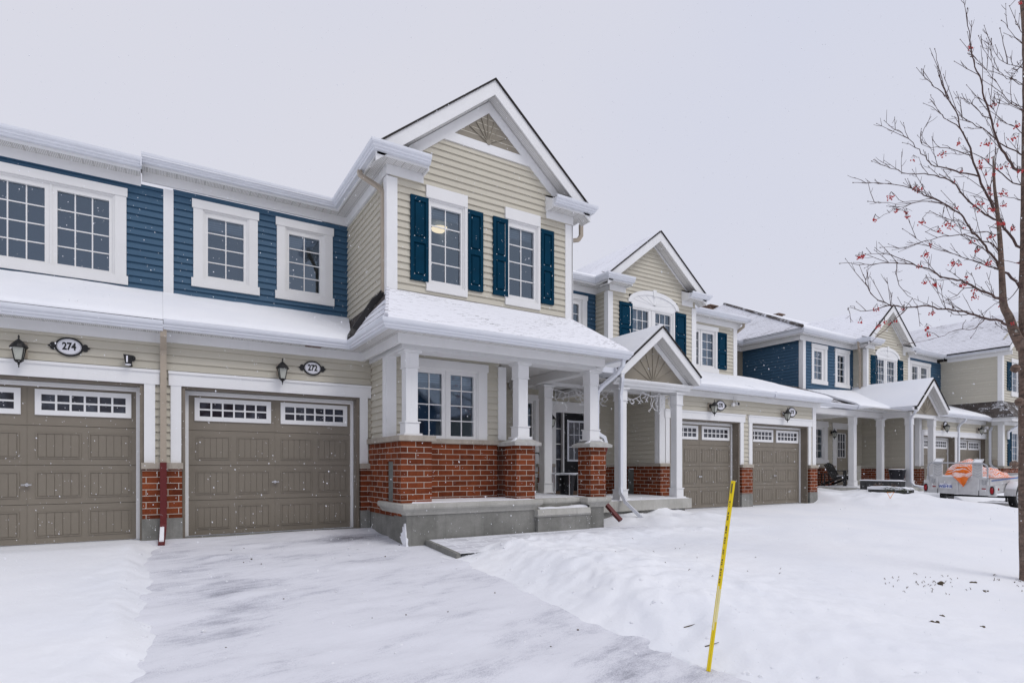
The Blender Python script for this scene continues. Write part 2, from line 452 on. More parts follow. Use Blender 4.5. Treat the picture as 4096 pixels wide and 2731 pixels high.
def mat_bark():
    m, t, b = nt('mountain_ash_bark')
    g = objn(t, (1, 1, .45)); g2 = objn(t, (1, 1, 3.2))
    a = noise(t, g, 16, 7, .7); h = noise(t, g2, 13, 6, .7); l = noise(t, objn(t), 6.5, 6, .75)
    c = mix(t, ramp(t, h, .35, .65), (.045,.032,.026), (.21,.135,.10))
    c = mix(t, ramp(t, a, .45, .75, (0,0,0,1), (.6,.6,.6,1)), c, (.27,.21,.17))
    c = mix(t, ramp(t, l, .60, .68), c, (.46,.46,.42))
    t.links.new(c, b.inputs['Base Color']); b.inputs['Roughness'].default_value = .9
    bump(t, b, h, .8, .012)
    return m
M['bark'] = mat_bark()
def mat_tarp():
    m, t, b = nt('snowy_orange_tarp')
    geo = node(t, 'ShaderNodeNewGeometry'); sp = node(t, 'ShaderNodeSeparateXYZ'); t.links.new(geo.outputs['Normal'], sp.inputs[0])
    n = noise(t, objn(t, (1,1,1)), 4.5, 5, .6)
    s = node(t, 'ShaderNodeMath', operation='MULTIPLY_ADD'); t.links.new(n, s.inputs[0]); s.inputs[1].default_value = 1.5; t.links.new(sp.outputs['Z'], s.inputs[2])
    s2 = node(t, 'ShaderNodeMath', operation='MULTIPLY'); t.links.new(s.outputs[0], s2.inputs[0]); s2.inputs[1].default_value = .5
    c = mix(t, ramp(t, s2.outputs[0], .66, .74), (.95,.20,.010), (.86,.85,.88))
    t.links.new(c, b.inputs['Base Color']); b.inputs['Roughness'].default_value = .55
    bump(t, b, noise(t, objn(t), 9, 4), .6, .03)
    return m
M['tarp'] = mat_tarp()
def mat_emit(name, col, s):
    m, t, b = nt(name)
    b.inputs['Base Color'].default_value = c4(col); b.inputs['Emission Color'].default_value = c4(col); b.inputs['Emission Strength'].default_value = s
    return m
M['ceilinglamp'] = mat_emit('lit_ceiling_lamp', (1, .76, .46), 1.3)
# ------------------------------------------------------------------ building blocks
EXPO = .112
def siding(name, parent, m, mat, z0, z1, uL, uR, holes=(), d=.0):
    """lap siding courses; uL/uR are functions of z; holes = (u0,u1,z0,z1)"""
    mb = MB()
    zs = set([z0, z1])
    k = 0
    while z0+k*EXPO < z1: zs.add(round(z0+k*EXPO, 5)); k += 1
    for h in holes:
        for z in (h[2], h[3]):
            if z0 < z < z1: zs.add(round(z, 5))
    zs = sorted(zs)
    def dep(z, lower):
        f = ((z-z0)/EXPO); c = f-math.floor(f+1e-6)
        if not lower and c < 1e-3: c = 1.0
        return d+.026*(1-c)+.003
    for a, b in zip(zs[:-1], zs[1:]):
        if b-a < 1e-4: continue
        mid = (a+b)/2
        segs = [(uL(a), uR(a), uL(b), uR(b))]
        for h in holes:
            if h[2]-1e-6 <= a and b <= h[3]+1e-6:
                new = []
                for s in segs:
                    if s[0] >= h[1] or s[1] <= h[0]: new.append(s); continue
                    if s[0] < h[0]: new.append((s[0], h[0], s[2], h[0]))
                    if s[1] > h[1]: new.append((h[1], s[1], h[1], s[3]))
                segs = new
        for s in segs:
            if s[1]-s[0] < 1e-3 and s[3]-s[2] < 1e-3: continue
            da, db = dep(a, True), dep(b, False)
            mb.face([m(s[0], a, da), m(s[1], a, da), m(s[3], b, db), m(s[2], b, db)])
            if abs((a-z0)/EXPO-round((a-z0)/EXPO)) < 1e-3:
                mb.face([m(s[0], a, d-.01), m(s[1], a, d-.01), m(s[1], a, da), m(s[0], a, da)])
    return mb.build(name, mat, parent)
def cst(v): return lambda z: v
def window(p, m, u0, u1, z0, z1, sashes, cols, rows, cs=.145, ch=.145, cz=.145, ext=.02, blind=0, curtain=None, casing=True, name='window', zs=None, deep=1.3):
    """returns siding hole. u0..z1 = vinyl frame; sashes = list of (ua,ub) GLASS ranges; zs = glass z-range"""
    w = MB()
    g0, g1 = zs if zs else (z0+.075, z1-.1)
    if casing:
        if cs: w.wbox(m, u0-cs, u0, z0, z1, 0, .040); w.wbox(m, u1, u1+cs, z0, z1, 0, .040)
        if ch: w.wbox(m, u0-cs-ext, u1+cs+ext, z1, z1+ch, 0, .052)
        if cz: w.wbox(m, u0-cs-ext*1.5, u1+cs+ext*1.5, z0-cz, z0, 0, .052)
    # outer vinyl frame (ring) then sash rings
    def ring(a0, a1, b0, b1, i0, i1, j0, j1, d0, d1):
        w.wbox(m, a0, i0, b0, b1, d0, d1); w.wbox(m, i1, a1, b0, b1, d0, d1)
        w.wbox(m, i0, i1, b0, j0, d0, d1); w.wbox(m, i0, i1, j1, b1, d0, d1)
    t = .026
    ring(u0, u1, z0, z1, u0+t, u1-t, z0+t, z1-t, -.10, .022)
    bounds = []
    for i, (a, b) in enumerate(sashes):
        lo = u0+t if i == 0 else (sashes[i-1][1]+a)/2
        hi = u1-t if i == len(sashes)-1 else (b+sashes[i+1][0])/2
        bounds.append((lo, hi))
    for i, ((a, b), (lo, hi)) in enumerate(zip(sashes, bounds)):
        lo2 = lo if i == 0 else lo+.012; hi2 = hi if i == len(sashes)-1 else hi-.012
        ring(lo2, hi2, z0+t, z1-t, a, b, g0, g1, -.09, .002)
        if i: w.wbox(m, lo-.012, lo+.012, z0+t, z1-t, -.09, .016)
    wo = w.build(name, M['vinyl'], p)
    gl = MB(); gr = MB()
    for (a, b) in sashes:
        gl.face([m(a, g0, -.045), m(b, g0, -.045), m(b, g1, -.045), m(a, g1, -.045)])
        bw = .009
        for c in range(1, cols):
            x = a+(b-a)*c/cols; gr.wbox(m, x-bw, x+bw, g0, g1, -.042, -.030)
        for r in range(1, rows):
            z = g0+(g1-g0)*r/rows; gr.wbox(m, a, b, z-bw, z+bw, -.0425, -.0295)
    gl.build('glass_pane', M['glass'], wo)
    if gr.v: gr.build('grille', M['vinyl'], wo)
    rm = MB()
    a, b = u0+t, u1-t; c, d = z0+t, z1-t
    D0, D1 = -.10, -deep
    q = [m(a,c,D0), m(b,c,D0), m(b,d,D0), m(a,d,D0)]; e = [m(a,c,D1), m(b,c,D1), m(b,d,D1), m(a,d,D1)]
    rm.face([e[0], e[1], e[2], e[3]])
    for i in range(4):
        j = (i+1) % 4; rm.face([q[i], q[j], e[j], e[i]])
    rm.build('room', M['roomwall'], wo)
    if blind:
        bl = MB(); bl.wbox(m, u0+.05, u1-.05, g1-blind, g1+.03, -.16, -.12); bl.build('blind', M['blind'], wo)
    if curtain:
        cu = MB()
        for (ca, cb) in curtain:
            n = max(4, int((cb-ca)/.035)); prev = None
            for k in range(n+1):
                x = ca+(cb-ca)*k/n; dd = -.20+.018*math.sin(k*1.9)
                if prev is not None:
                    cu.face([m(prev[0], g0-.03, prev[1]), m(x, g0-.03, dd), m(x, g1+.03, dd), m(prev[0], g1+.03, prev[1])])
                    cu.face([m(prev[0], g0-.03, prev[1]-.01), m(prev[0], g1+.03, prev[1]-.01), m(x, g1+.03, dd-.01), m(x, g0-.03, dd-.01)])
                prev = (x, dd)
        cu.build('curtain', M['curtain'], wo)
    return (u0, u1, z0, z1)
def shutter(p, m, u0, u1, z0, z1):
    s = MB(); b = .055; zm = z0+(z1-z0)*.48
    s.wbox(m, u0, u1, z0, z1, .012, .030)
    s.wbox(m, u0, u0+b, z0, z1, .030, .052); s.wbox(m, u1-b, u1, z0, z1, .030, .052)
    for a, c in ((z0, z0+.09), (zm-.045, zm+.045), (z1-.08, z1)): s.wbox(m, u0+b, u1-b, a, c, .030, .052)
    for a, c in ((z0+.09, zm-.045), (zm+.045, z1-.08)):
        i0, i1 = u0+b+.028, u1-b-.028
        s.wbox(m, i0, i1, a+.03, c-.03, .030, .044)
    so = s.build('shutter', M['shutter'], p)
    sn = MB()
    for zc in (zm+.045, z0+.09):
        for uu in (u0+b+.002, u1-b-.030):
            a = m(uu, zc, .030); c = m(uu+.028, zc, .030); d_ = m(uu+.02, zc, .050); e = m(uu+.014, zc+.03, .032)
            sn.face([a, c, d_]); sn.face([a, d_, e]); sn.face([d_, c, e]); sn.face([c, a, e])
    sn.build('snow_clump', M['snow'], so)
GUT = [(0,0),(.062,0),(.072,.028),(.088,.036),(.092,.060),(.112,.078),(.120,.100),(.120,.135),(.108,.135),(.104,.10),(0,.10)]
def gutter(p, path, z, name='gutter'):
    g = MB(); g.sweep(path, [(o+.002, z+h) for o, h in GUT]); return g.build(name, M['gutter'], p)
def eave(p, path, ztop, over, wallz0, soff=.0, fas=.20, gut=True, frieze=.15, beam=0):
    """path = fascia line (back of the gutter); wall face lies `over` inside it"""
    zg = ztop-.135
    if gut: gutter(p, path, zg)
    f = MB(); f.sweep(path, [(-.022, ztop-fas), (0, ztop-fas), (0, ztop-.004), (-.022, ztop-.004)]); f.build('fascia', M['white'], p)
    so = MB(); zs = ztop-fas+.012
    so.sweep(path, [(-over, zs), (-.024, zs), (-.024, zs+.012), (-over, zs+.012)]); so.build('soffit', M['soffit'], p)
    fr = MB(); fr.sweep(path, [(-over-.012, zs-frieze), (-over+.034, zs-frieze), (-over+.034, zs-.001), (-over-.012, zs-.001)]); fr.build('frieze_board', M['white'], p)
def slab(p, poly, t, mat, name='roof'):
    """roof plane: polygon given by top corners, thickness t straight down"""
    mb = MB(); mb.prism(poly, (0, 0, -t)); return mb.build(name, mat, p)
def snow_quad(p, q, t=.05, n=(30, 12), amp=.012, lip=.0, name='roof_snow', mat=None, seed=0, nofar=True):
    """snow sheet on a roof quad q=[eaveL,eaveR,topR,topL]: rounded skirt, uneven top"""
    q = [Vector(a) for a in q]; nu, nv = n
    mb = MB(); g = []
    for j in range(nv+1):
        row = []
        for i in range(nu+1):
            u, v = i/nu, j/nv
            P = (q[0]*(1-u)+q[1]*u)*(1-v)+(q[3]*(1-u)+q[2]*u)*v
            e = min(1, v*nv/1.0)
            h = t*(.30+.70*min(1, math.sqrt(max(0, v*nv/2.0)))) + amp*mnoise.noise(Vector((P.x*1.3+seed, P.y*1.3, 0))) + amp*.5*mnoise.noise(Vector((P.x*5+seed, P.y*5, 3)))
            row.append((P.x, P.y, P.z+max(.008, h)))
        g.append(row)
    for j in range(nv):
        for i in range(nu):
            mb.face([g[j][i], g[j][i+1], g[j+1][i+1], g[j+1][i]], True)
    def low(pt, u, v): 
        P = (q[0]*(1-u)+q[1]*u)*(1-v)+(q[3]*(1-u)+q[2]*u)*v; return (P.x, P.y, P.z)
    for i in range(nu):
        mb.face([low(0, i/nu, 0), low(0, (i+1)/nu, 0), g[0][i+1], g[0][i]]); mb.face([low(0, (i+1)/nu, 1), low(0, i/nu, 1), g[nv][i], g[nv][i+1]])
    for j in range(nv):
        mb.face([low(0, 0, (j+1)/nv), low(0, 0, j/nv), g[j][0], g[j+1][0]]); mb.face([low(0, 1, j/nv), low(0, 1, (j+1)/nv), g[j+1][nu], g[j][nu]])
    return mb.build(name, mat or M['snow'], p)
def column(p, x, y, z0, z1, w=.19, blk=.16, name='column'):
    c = MB(); h = w/2
    def b(r, a, d): c.box(x-r, x+r, y-r, y+r, a, d)
    b(h+.055, z0, z0+.035); b(h+.02, z0+.035, z0+.035+blk); b(h+.035, z0+.035+blk, z0+.055+blk)
    b(h, z0+.055+blk, z1-.27)
    b(h+.022, z1-.27, z1-.25); b(h+.012, z1-.25, z1-.045); b(h+.03, z1-.045, z1-.03); b(h+.05, z1-.03, z1)
    return c.build(name, M['white'], p, bevel=.004)
def corner_board(p, x, y, z0, z1, wf=.15, wl=.13, name='corner_board', side=-1):
    """outer corner at (x,y): front leg runs +X, return leg runs +Y"""
    c = MB()
    c.box(x-.03, x+wf, y-.03, y, z0, z1); c.box(x-.03, x, y, y+wl, z0, z1)
    c.box(x-.036, x-.03, y+wl*.32, y+wl*.72, z0, z1-.001)
    return c.build(name, M['white'], p)
def garage_door(p, x0, x1, Y=0.0, z0=0.0, z1=2.13, lock=True, name='garage_door'):
    m = front(Y); d = MB(); W = x1-x0; H = z1-z0; sec = H/4
    for k in range(4): d.wbox(m, x0, x1, z0+k*sec+.003, z0+(k+1)*sec-.003, -.05, 0)
    d.wbox(m, x0, x1, z0, z1, -.06, -.05)
    xs = [(.100, .563), (.663, 1.141), (1.311, 1.801), (1.887, 2.375)]
    for k in range(3):
        for a, b in xs:
            a = x0+a*W/2.44; b = x0+b*W/2.44; za, zb = z0+k*sec+.09, z0+k*sec+.44
            r = .016
            d.wbox(m, a, b, zb-r, zb, 0, .010); d.wbox(m, a, b, za, za+r, 0, .010); d.wbox(m, a, a+r, za+r, zb-r, 0, .010); d.wbox(m, b-r, b, za+r, zb-r, 0, .010)
            n = 5; g = .008; pw = (b-a-2*r-2*g)/n
            for i in range(n):
                d.wbox(m, a+r+g+i*pw+g/2, a+r+g+(i+1)*pw-g/2, za+r+g, zb-r-g, 0, .007)
    d.wbox(m, (x0+x1)/2-.002, (x0+x1)/2+.002, z0+.01, z1-.01, 0, .004)
    do = d.build(name, M['taupe'], p)
    for (a, b) in ((.079, 1.158), (1.304, 2.382)):
        a = x0+a*W/2.44; b = x0+b*W/2.44; za, zb = z0+1.74, z0+2.088
        w = MB()
        ga, gb, gz, gt = a+.068, b-.068, za+.068, zb-.068
        w.wbox(m, a, ga, za, zb, 0, .022); w.wbox(m, gb, b, za, zb, 0, .022); w.wbox(m, ga, gb, za, gz, 0, .022); w.wbox(m, ga, gb, gt, zb, 0, .022)
        for i in range(1, 6):
            x = ga+(gb-ga)*i/6; w.wbox(m, x-.012, x+.012, gz, gt, .004, .018)
        zz = (gz+gt)/2; w.wbox(m, ga, gb, zz-.012, zz+.012, .0035, .0185)
        w.build('door_window', M['white'], do)
        g = MB(); g.wbox(m, ga, gb, gz, gt, .001, .003); g.build('glass_pane', M['frost'], do)
    if lock:
        h = MB(); c = m((x0+x1)/2, z0+.80, 0)
        h.lathe((c[0], c[1], c[2]), [(.022, 0), (.022, -.012), (.010, -.014), (.010, -.04)], 10, 'y')
        h.box(c[0]-.055, c[0]+.055, c[1]-.052, c[1]-.036, c[2]-.010, c[2]+.010)
        h.build('handle', M['chrome'], do)
    return do
def garage_opening(p, x0, x1, Yw, Yd, ztop=2.13):
    """white strips, brown jambs, casings and header round a door x0..x1 in wall plane Yw"""
    s = MB(); md = front(Yd)
    s.wbox(md, x0-.045, x0, 0, ztop+.05, .004, .03); s.wbox(md, x1, x1+.045, 0, ztop+.05, .004, .03); s.wbox(md, x0, x1, ztop, ztop+.05, .0045, .0305)
    s.build('weather_strip', M['white'], p)
    j = MB()
    j.box(x0-.10, x0-.055, Yw-.012, Yd+.05, -.03, ztop+.09); j.box(x1+.055, x1+.10, Yw-.012, Yd+.05, -.03, ztop+.09); j.box(x0-.055, x1+.055, Yw-.012, Yd+.05, ztop+.06, ztop+.089)
    j.box(x0-.085, x0-.05, Yw-.020, Yw-.010, -.03, ztop+.075); j.box(x1+.05, x1+.085, Yw-.020, Yw-.010, -.03, ztop+.075)
    j.build('door_jamb', M['trimbrown'], p)
    mw = front(Yw); c = MB()
    c.wbox(mw, x0-.235, x0-.101, 1.10, ztop+.09, 0, .042); c.wbox(mw, x1+.101, x1+.235, 1.10, ztop+.09, 0, .042)
    c.wbox(mw, x0-.26, x1+.29, ztop+.09, ztop+.262, 0, .050); c.wbox(mw, x0-.265, x1+.295, ztop+.262, ztop+.30, 0, .068)
    c.build('door_casing', M['white'], p)
def pier(p, x0, x1, Yw, zc=1.10, zb=.30, zg=-.25, out=.06, back=.2):
    b = MB(); b.box(x0, x1, Yw-out, Yw+back, zb, zc-.09); b.build('brick_pier', M['brick'], p)
    c = MB(); c.box(x0-.012, x1+.012, Yw-out-.035, Yw+back, zc-.09, zc); c.build('stone_cap', M['stone'], p)
    f = MB(); f.box(x0-.006, x1+.006, Yw-out-.004, Yw+back, zg, zb); f.build('footing', M['concdark'], p)
def rays(mb, m, cu, cz, tri, d0, d1, w=.022):
    """radiating sunburst bars inside triangle tri=(uL,uR,zb,uA,zA)"""
    uL, uR, zb, uA, zA = tri
    for ang in (28, 52, 72, 90, 108, 128, 152):
        a = R(ang); dx, dz = math.cos(a), math.sin(a); t = 10
        for (p0, p1) in (((uL, zb), (uA, zA)), ((uR, zb), (uA, zA))):
            ex, ez = p1[0]-p0[0], p1[1]-p0[1]; den = dx*ez-dz*ex
            if abs(den) < 1e-9: continue
            tt = ((p0[0]-cu)*ez-(p0[1]-cz)*ex)/den
            if tt > 0: t = min(t, tt)
        t -= .01
        nx, nz = -dz*w/2, dx*w/2
        q = [(cu+nx*.6, cz+nz*.6), (cu-nx*.6, cz-nz*.6), (cu+dx*t-nx, cz+dz*t-nz), (cu+dx*t+nx, cz+dz*t+nz)]
        a0 = Vector(m(0, 0, d0)); a1 = Vector(m(0, 0, d1))
        mb.prism([m(u, z, d0) for u, z in q], a1-a0)
def gable_front(p, x0, x1, Yw, zsid, xa, za, ze, kind, holes, over=.26, wallmat='beige', ret=.60, backY=8.0, dusted='dust', hw=None, lead=None, tail=None, fas=.17, frieze=.155):
    """front gable bay: siding, rake boards, rake soffit, roof planes with snow, eave returns.
    xa,za = roof apex; ze = eave top height"""
    m = front(Yw); Yr = Yw-over
    hw = hw or (xa-x0+.36)                         # half width at drip edge
    s = (za-ze)/hw
    zin = za-.25                                   # underside of rake at apex
    def under(x): return zin-s*abs(x-xa)
    # siding up to the underside of the rake
    zwall = ze-.36
    def uL(z): return x0+.02 if z <= zwall else max(x0+.02, xa-(zin-z)/s)
    def uR(z): return x1-.02 if z <= zwall else min(x1-.02, xa+(zin-z)/s)
    siding('siding', p, m, M[wallmat], zsid, zin-.02, uL, uR, holes)
    # rake fascia (two boards), rake soffit
    f = MB(); so = MB()
    for sg in (-1, 1):
        xe = xa+sg*hw
        pts = [(xa, Yr, za), (xe, Yr, ze), (xe, Yr, ze-.25), (xa, Yr, zin)]
        f.prism(pts, (0, .024, 0))
        so.prism([(xa, Yr+.026, zin+.012), (xe, Yr+.026, zin+.012-s*hw), (xe, Yw+.02, zin+.012-s*hw), (xa, Yw+.02, zin+.012)], (0, 0, .012))
    f.build('rake_board', M['white'], p); so.build('rake_soffit', M['soffit'], p)
    tr = MB()
    if kind == 'sunburst':
        wv = .205
        zb = 6.725; zl = 6.57
        ut = zin-.0; ui = zin-wv                    # outer / inner edge of the rake frieze at apex
        for sg in (-1, 1):
            e = xa+sg*(hw-.62)
            q = [(xa, ut), (e, ut-s*abs(e-xa)), (e, ui-s*abs(e-xa)), (xa, ui)]
            tr.prism([m(u, z, .0) for u, z in q], Vector(m(0, 0, .038))-Vector(m(0, 0, 0)))
        hb = (ui-zb)/s; hl = (ui-zl)/s
        q = [(xa-hb, zb), (xa+hb, zb), (xa+hl, zl), (xa-hl, zl)]
        tr.prism([m(u, z, .0) for u, z in q], Vector(m(0, 0, .0385))-Vector(m(0, 0, 0)))
        pan = MB(); pan.prism([m(xa-hb, zb, .0), m(xa+hb, zb, .0), m(xa, ui, .0)], Vector(m(0, 0, .026))-Vector(m(0, 0, 0)))
        rays(pan, m, xa-.01, zb+.02, (xa-hb, xa+hb, zb, xa, ui), .026, .044)
        hub = m(xa-.01, zb+.03, .026); pan.lathe((hub[0], hub[1], hub[2]), [(.05, 0), (.045, -.024)], 10, 'y')
        pan.build('sunburst_panel', M['panel'], p)
    else:
        for sg in (-1, 1):
            e = xa+sg*(hw-.50)
            q = [(xa, zin), (e, zin-s*abs(e-xa)), (e, zin-.05-s*abs(e-xa)), (xa, zin-.05)]
            tr.prism([m(u, z, .0) for u, z in q], Vector(m(0, 0, .032))-Vector(m(0, 0, 0)))
    tr.build('gable_trim', M['white'], p)
    # roof planes
    for sg in (-1, 1):
        xe = xa+sg*(hw+.03)
        ye = ze-.03*s
        q = [(xe, Yr-.03, ye+.03), (xe, backY, ye+.03), (xa, backY, za+.03), (xa, Yr-.03, za+.03)]
        slab(p, q, .028, M['roofedge'], 'roof')
        # thin blown snow lies slightly inside the rake edge, so a dark shingle edge shows
        k = .09
        qq = [(xe, Yr+k-.06, ye+.032), (xe, backY, ye+.032), (xa, backY, za+.032), (xa, Yr+k-.06, za+.032)]
        if sg > 0: qq = [qq[1], qq[0], qq[3], qq[2]]
        slab(p, [(a, b, c+.012) for a, b, c in qq], .011, M[dusted], 'roof_snow')
    # boxed eave returns at both feet
    for sg in (-1, 1):
        xo = xa+sg*(hw-.02)                       # outer fascia line
        xi = x0+ret if sg < 0 else x1-ret
        if sg < 0: path = (lead or [(xo, Yw+1.2)]) + [(xo, Yr), (xi, Yr)]
        else: path = [(xi, Yr), (xo, Yr)] + (tail or [(xo, Yw+1.2)])
        eave(p, path, ze+.03, over, 0, fas=fas, frieze=frieze)
        # sloped little roof on the return
        cap = MB(); a = sorted((xo, xi)); cap.prism([(a[0], Yr-.02, ze+.005), (a[1], Yr-.02, ze+.005), (a[1], Yw-.02, ze+.14), (a[0], Yw-.02, ze+.14)], (0, 0, .012)); cap.build('return_roof', M['roofedge'], p)
        if sg > 0 or True:
            en = MB(); ex = xi
            en.prism([(ex-.012, Yr+.02, ze-.16), (ex-.012, Yw, ze-.16), (ex-.012, Yw, ze+.13), (ex-.012, Yr+.02, ze)], (.024, 0, 0)); en.build('return_end', M['white'], p)
def arch_window(p, Yw, c, hw, zspr, ztop, glass, zg0, zg1, band=.13):
    """double sash under a fan arch"""
    m = front(Yw); z0 = zg0-.07
    u0, u1 = glass[0][0]-.075, glass[-1][1]+.075
    zfr = zg1+.07
    hole = window(p, m, u0, u1, z0, zfr, glass, 3, 4, cs=.06, ch=0, cz=.14, ext=.015, zs=(zg0, zg1), curtain=[(u0+.03, u0+.42), (u1-.24, u1-.03)], name='window')
    a = MB(); n = 20; H = ztop-zspr
    out = [(c+hw*math.cos(math.pi*k/n), zspr+H*math.sin(math.pi*k/n)) for k in range(n+1)]
    inn = [(c+(hw-band)*math.cos(math.pi*k/n), zspr+(H-band*.9)*math.sin(math.pi*k/n)) for k in range(n+1)]
    ev = Vector(m(0, 0, .05))-Vector(m(0, 0, 0))
    for k in range(n):
        a.prism([m(*out[k], 0), m(*out[k+1], 0), m(*inn[k+1], 0), m(*inn[k], 0)], ev)
    # fan panel reaching down to the sash head
    low = min(zfr, zspr)
    pan = [(u, z) for u, z in inn]
    a.prism([m(u, z, 0) for u, z in ([(c+hw-band, low)] + pan + [(c-hw+band, low)])], ev*.56)
    kz = zspr+H
    a.prism([m(c-.045, kz-band-.01, 0), m(c+.045, kz-band-.01, 0), m(c+.065, kz+.035, 0), m(c-.065, kz+.035, 0)], ev*1.3)
    for ang in (22, 45, 68, 90, 112, 135, 158):
        t = R(ang); ex, ez = (hw-band)*math.cos(t), (H-band*.9)*math.sin(t)
        L = math.hypot(ex, ez); nx, nz = -ez/L*.008, ex/L*.008
        q = [(c+nx, zspr+.02+nz), (c-nx, zspr+.02-nz), (c+ex*.97-nx, zspr+ez*.97-nz), (c+ex*.97+nx, zspr+ez*.97+nz)]
        a.prism([m(u, z, .028) for u, z in q], ev*.16)
    a.build('fan_arch', M['white'], p)
    return [hole, (c-hw+.05, c+hw-.05, zfr, zspr+H*.55)]
def small_gable(p, xa, Yr, za, zl, hw, Yw, cols, zbeam, backY, over=.25, snow=.05, flat_over=.12, ray=True):
    """porch gable: roof planes, rake, sunburst face, beam"""
    s = (za-zl)/hw; m = front(Yw); zin = za-.20
    f = MB(); so = MB()
    for sg in (-1, 1):
        xe = xa+sg*hw
        f.prism([(xa, Yr, za), (xe, Yr, zl), (xe, Yr, zl-.20), (xa, Yr, zin)], (0, .024, 0))
        so.prism([(xa, Yr+.026, zin+.012), (xe, Yr+.026, zin+.012-s*hw), (xe, Yw+.02, zin+.012-s*hw), (xa, Yw+.02, zin+.012)], (0, 0, .012))
        xd = xa+sg*(hw+.03); yd = zl-.03*s
        slab(p, [(xd, Yr-.03, yd+.03), (xd, backY, yd+.03), (xa, backY, za+.03), (xa, Yr-.03, za+.03)], .028, M['roofedge'])
        q = [(xd, backY, yd+.031), (xd, Yr+.02, yd+.031), (xa, Yr+.02, za+.031), (xa, backY, za+.031)]
        if sg > 0: q = [q[1], q[0], q[3], q[2]]
        snow_quad(p, q, snow, (14, 10), .006, seed=xa)
    f.build('rake_board', M['white'], p); so.build('rake_soffit', M['soffit'], p)
    # gable face: white rake frieze + taupe sunburst triangle + base board
    wv = .135; ui = zin-wv; zb = zbeam+.13
    hb = (ui-zb)/s
    pan = MB(); pan.prism([m(xa-hb, zb, 0), m(xa+hb, zb, 0), m(xa, ui, 0)], (0, -.012, 0))
    rays(pan, m, xa, zb+.02, (xa-hb, xa+hb, zb, xa, ui), .012, .028, .028)
    pan.build('sunburst_panel', M['panel'], p)
    tr = MB(); e = hw-.06
    for sg in (-1, 1):
        q = [(xa, zin), (xa+sg*e, zin-s*e), (xa+sg*e, ui-s*e), (xa, ui)]
        tr.prism([m(u, z, 0) for u, z in q], (0, -.03, 0))
    tr.build('gable_trim', M['white'], p)
    return s
def lantern(loc, label, group):
    """wall lantern on a beige mounting block; loc = centre of block on the wall, faces -Y"""
    x, y, z = loc
    t = thing('wall_lantern', label, 'wall lamp', loc, group)
    b = MB(); b.box(x-.065, x+.065, y-.022, y, z-.10, z+.10); b.box(x-.05, x+.05, y-.030, y-.022, z-.085, z+.085); b.build('mounting_block', M['beigeds'], t)
    k = MB(); cx, cy = x, y-.15
    k.lathe((x, y-.03, z+.02), [(.055, 0), (.055, -.02), (.03, -.04), (.022, -.10)], 12, 'y')
    k.tube([(x, y-.07, z+.02), (cx, cy, z+.03)], .022, 8)
    k.lathe((cx, cy, z), [(.006, .17), (.012, .14), (.006, .125), (.018, .11), (.035, .095), (.075, .05), (.10, .012), (.092, .004)], 12)
    k.lathe((cx, cy, z), [(.045, -.15), (.052, -.158), (.03, -.18), (.012, -.19), (.014, -.205), (.005, -.215), (.007, -.235), (.002, -.25)], 10)
    for sx in (-1, 1):
        for sy in (-1, 1):
            k.tube([(cx+sx*.062, cy+sy*.062, z+.008), (cx+sx*.036, cy+sy*.036, z-.155)], .0065, 6)
    k.build('lamp_housing', M['black'], t)
    g = MB(); g.frustum(cx, cy, z-.15, .066, .066, z+.004, .116, .116); g.build('lamp_glass', M['lampglass'], t)
    return t
def text_mesh(txt, size, extrude=.002):
    cu = bpy.data.curves.new('txt', 'FONT'); cu.body = txt; cu.size = size; cu.extrude = extrude
    cu.align_x = 'CENTER'; cu.align_y = 'CENTER'; cu.offset = size*.035
    o = bpy.data.objects.new('txt', cu); COL.objects.link(o)
    bpy.context.view_layer.update()
    me = bpy.data.meshes.new_from_object(o.evaluated_get(bpy.context.evaluated_depsgraph_get()))
    bpy.data.objects.remove(o); bpy.data.curves.remove(cu)
    return me
def put_text(txt, size, loc, mat, parent, name, sx=.8, rot=(R(90), 0, 0), extrude=.002):
    me = text_mesh(txt, size, extrude); me.materials.clear(); me.materials.append(mat)
    o = bpy.data.objects.new(name, me); COL.objects.link(o); o.parent = parent
    r = parent
    while r.parent is not None: r = r.parent
    o.location = Vector(loc)-OFF[r.name]; o.rotation_euler = rot; o.scale = (sx, 1, 1)
    return o
def number_sign(num, x, y, z, label, group, w=.40, h=.235, hang=False):
    t = thing('house_number_sign', label, 'house sign', (x, y, z), group)
    f = MB(); n = 28
    rx, rz = w*.355, h/2
    def ell(rx, rz, yy): return [(x+rx*math.cos(2*math.pi*k/n), yy, z+rz*math.sin(2*math.pi*k/n)) for k in range(n)]
    f.prism(ell(rx, rz, y), (0, -.018, 0))
    for sg in (-1, 1):
        cx = x+sg*(rx+.018)
        f.lathe((cx, y, z+.022), [(.030, 0), (.028, -.016)], 10, 'y'); f.lathe((cx, y, z-.022), [(.030, 0), (.028, -.0165)], 10, 'y')
        f.prism([(cx, y, z+.035), (cx, y, z-.035), (x+sg*(rx+.075), y, z)], (0, -.015, 0))
    f.build('plaque', M['black'], t)
    g = MB(); g.prism(ell(rx-.024, rz-.024, y-.018), (0, -.003, 0)); g.build('face', M['signwhite'], t)
    rim = MB(); a = ell(rx-.031, rz-.031, y-.0212); b = ell(rx-.034, rz-.034, y-.0212)
    for k in range(n): rim.face([a[k], b[k], b[(k+1)%n], a[(k+1)%n]])
    rim.build('rim_line', M['black'], t)
    put_text(num, .135, (x, y-.0225, z), M['black'], t, 'digits', .74)
    return t
def downspout(p, pts, mat, w=.075, d=.055, name='downspout'):
    mb = MB(); mb.tube(pts, .04, flat=(w, d)); return mb.build(name, mat, p, bevel=.008)
def bx(p, name, mat, *boxes, bevel=0):
    mb = MB()
    for b in boxes: mb.box(*b)
    return mb.build(name, mat, p, bevel)
W = M['white']
G_HOUSE = 'townhouses in the row'
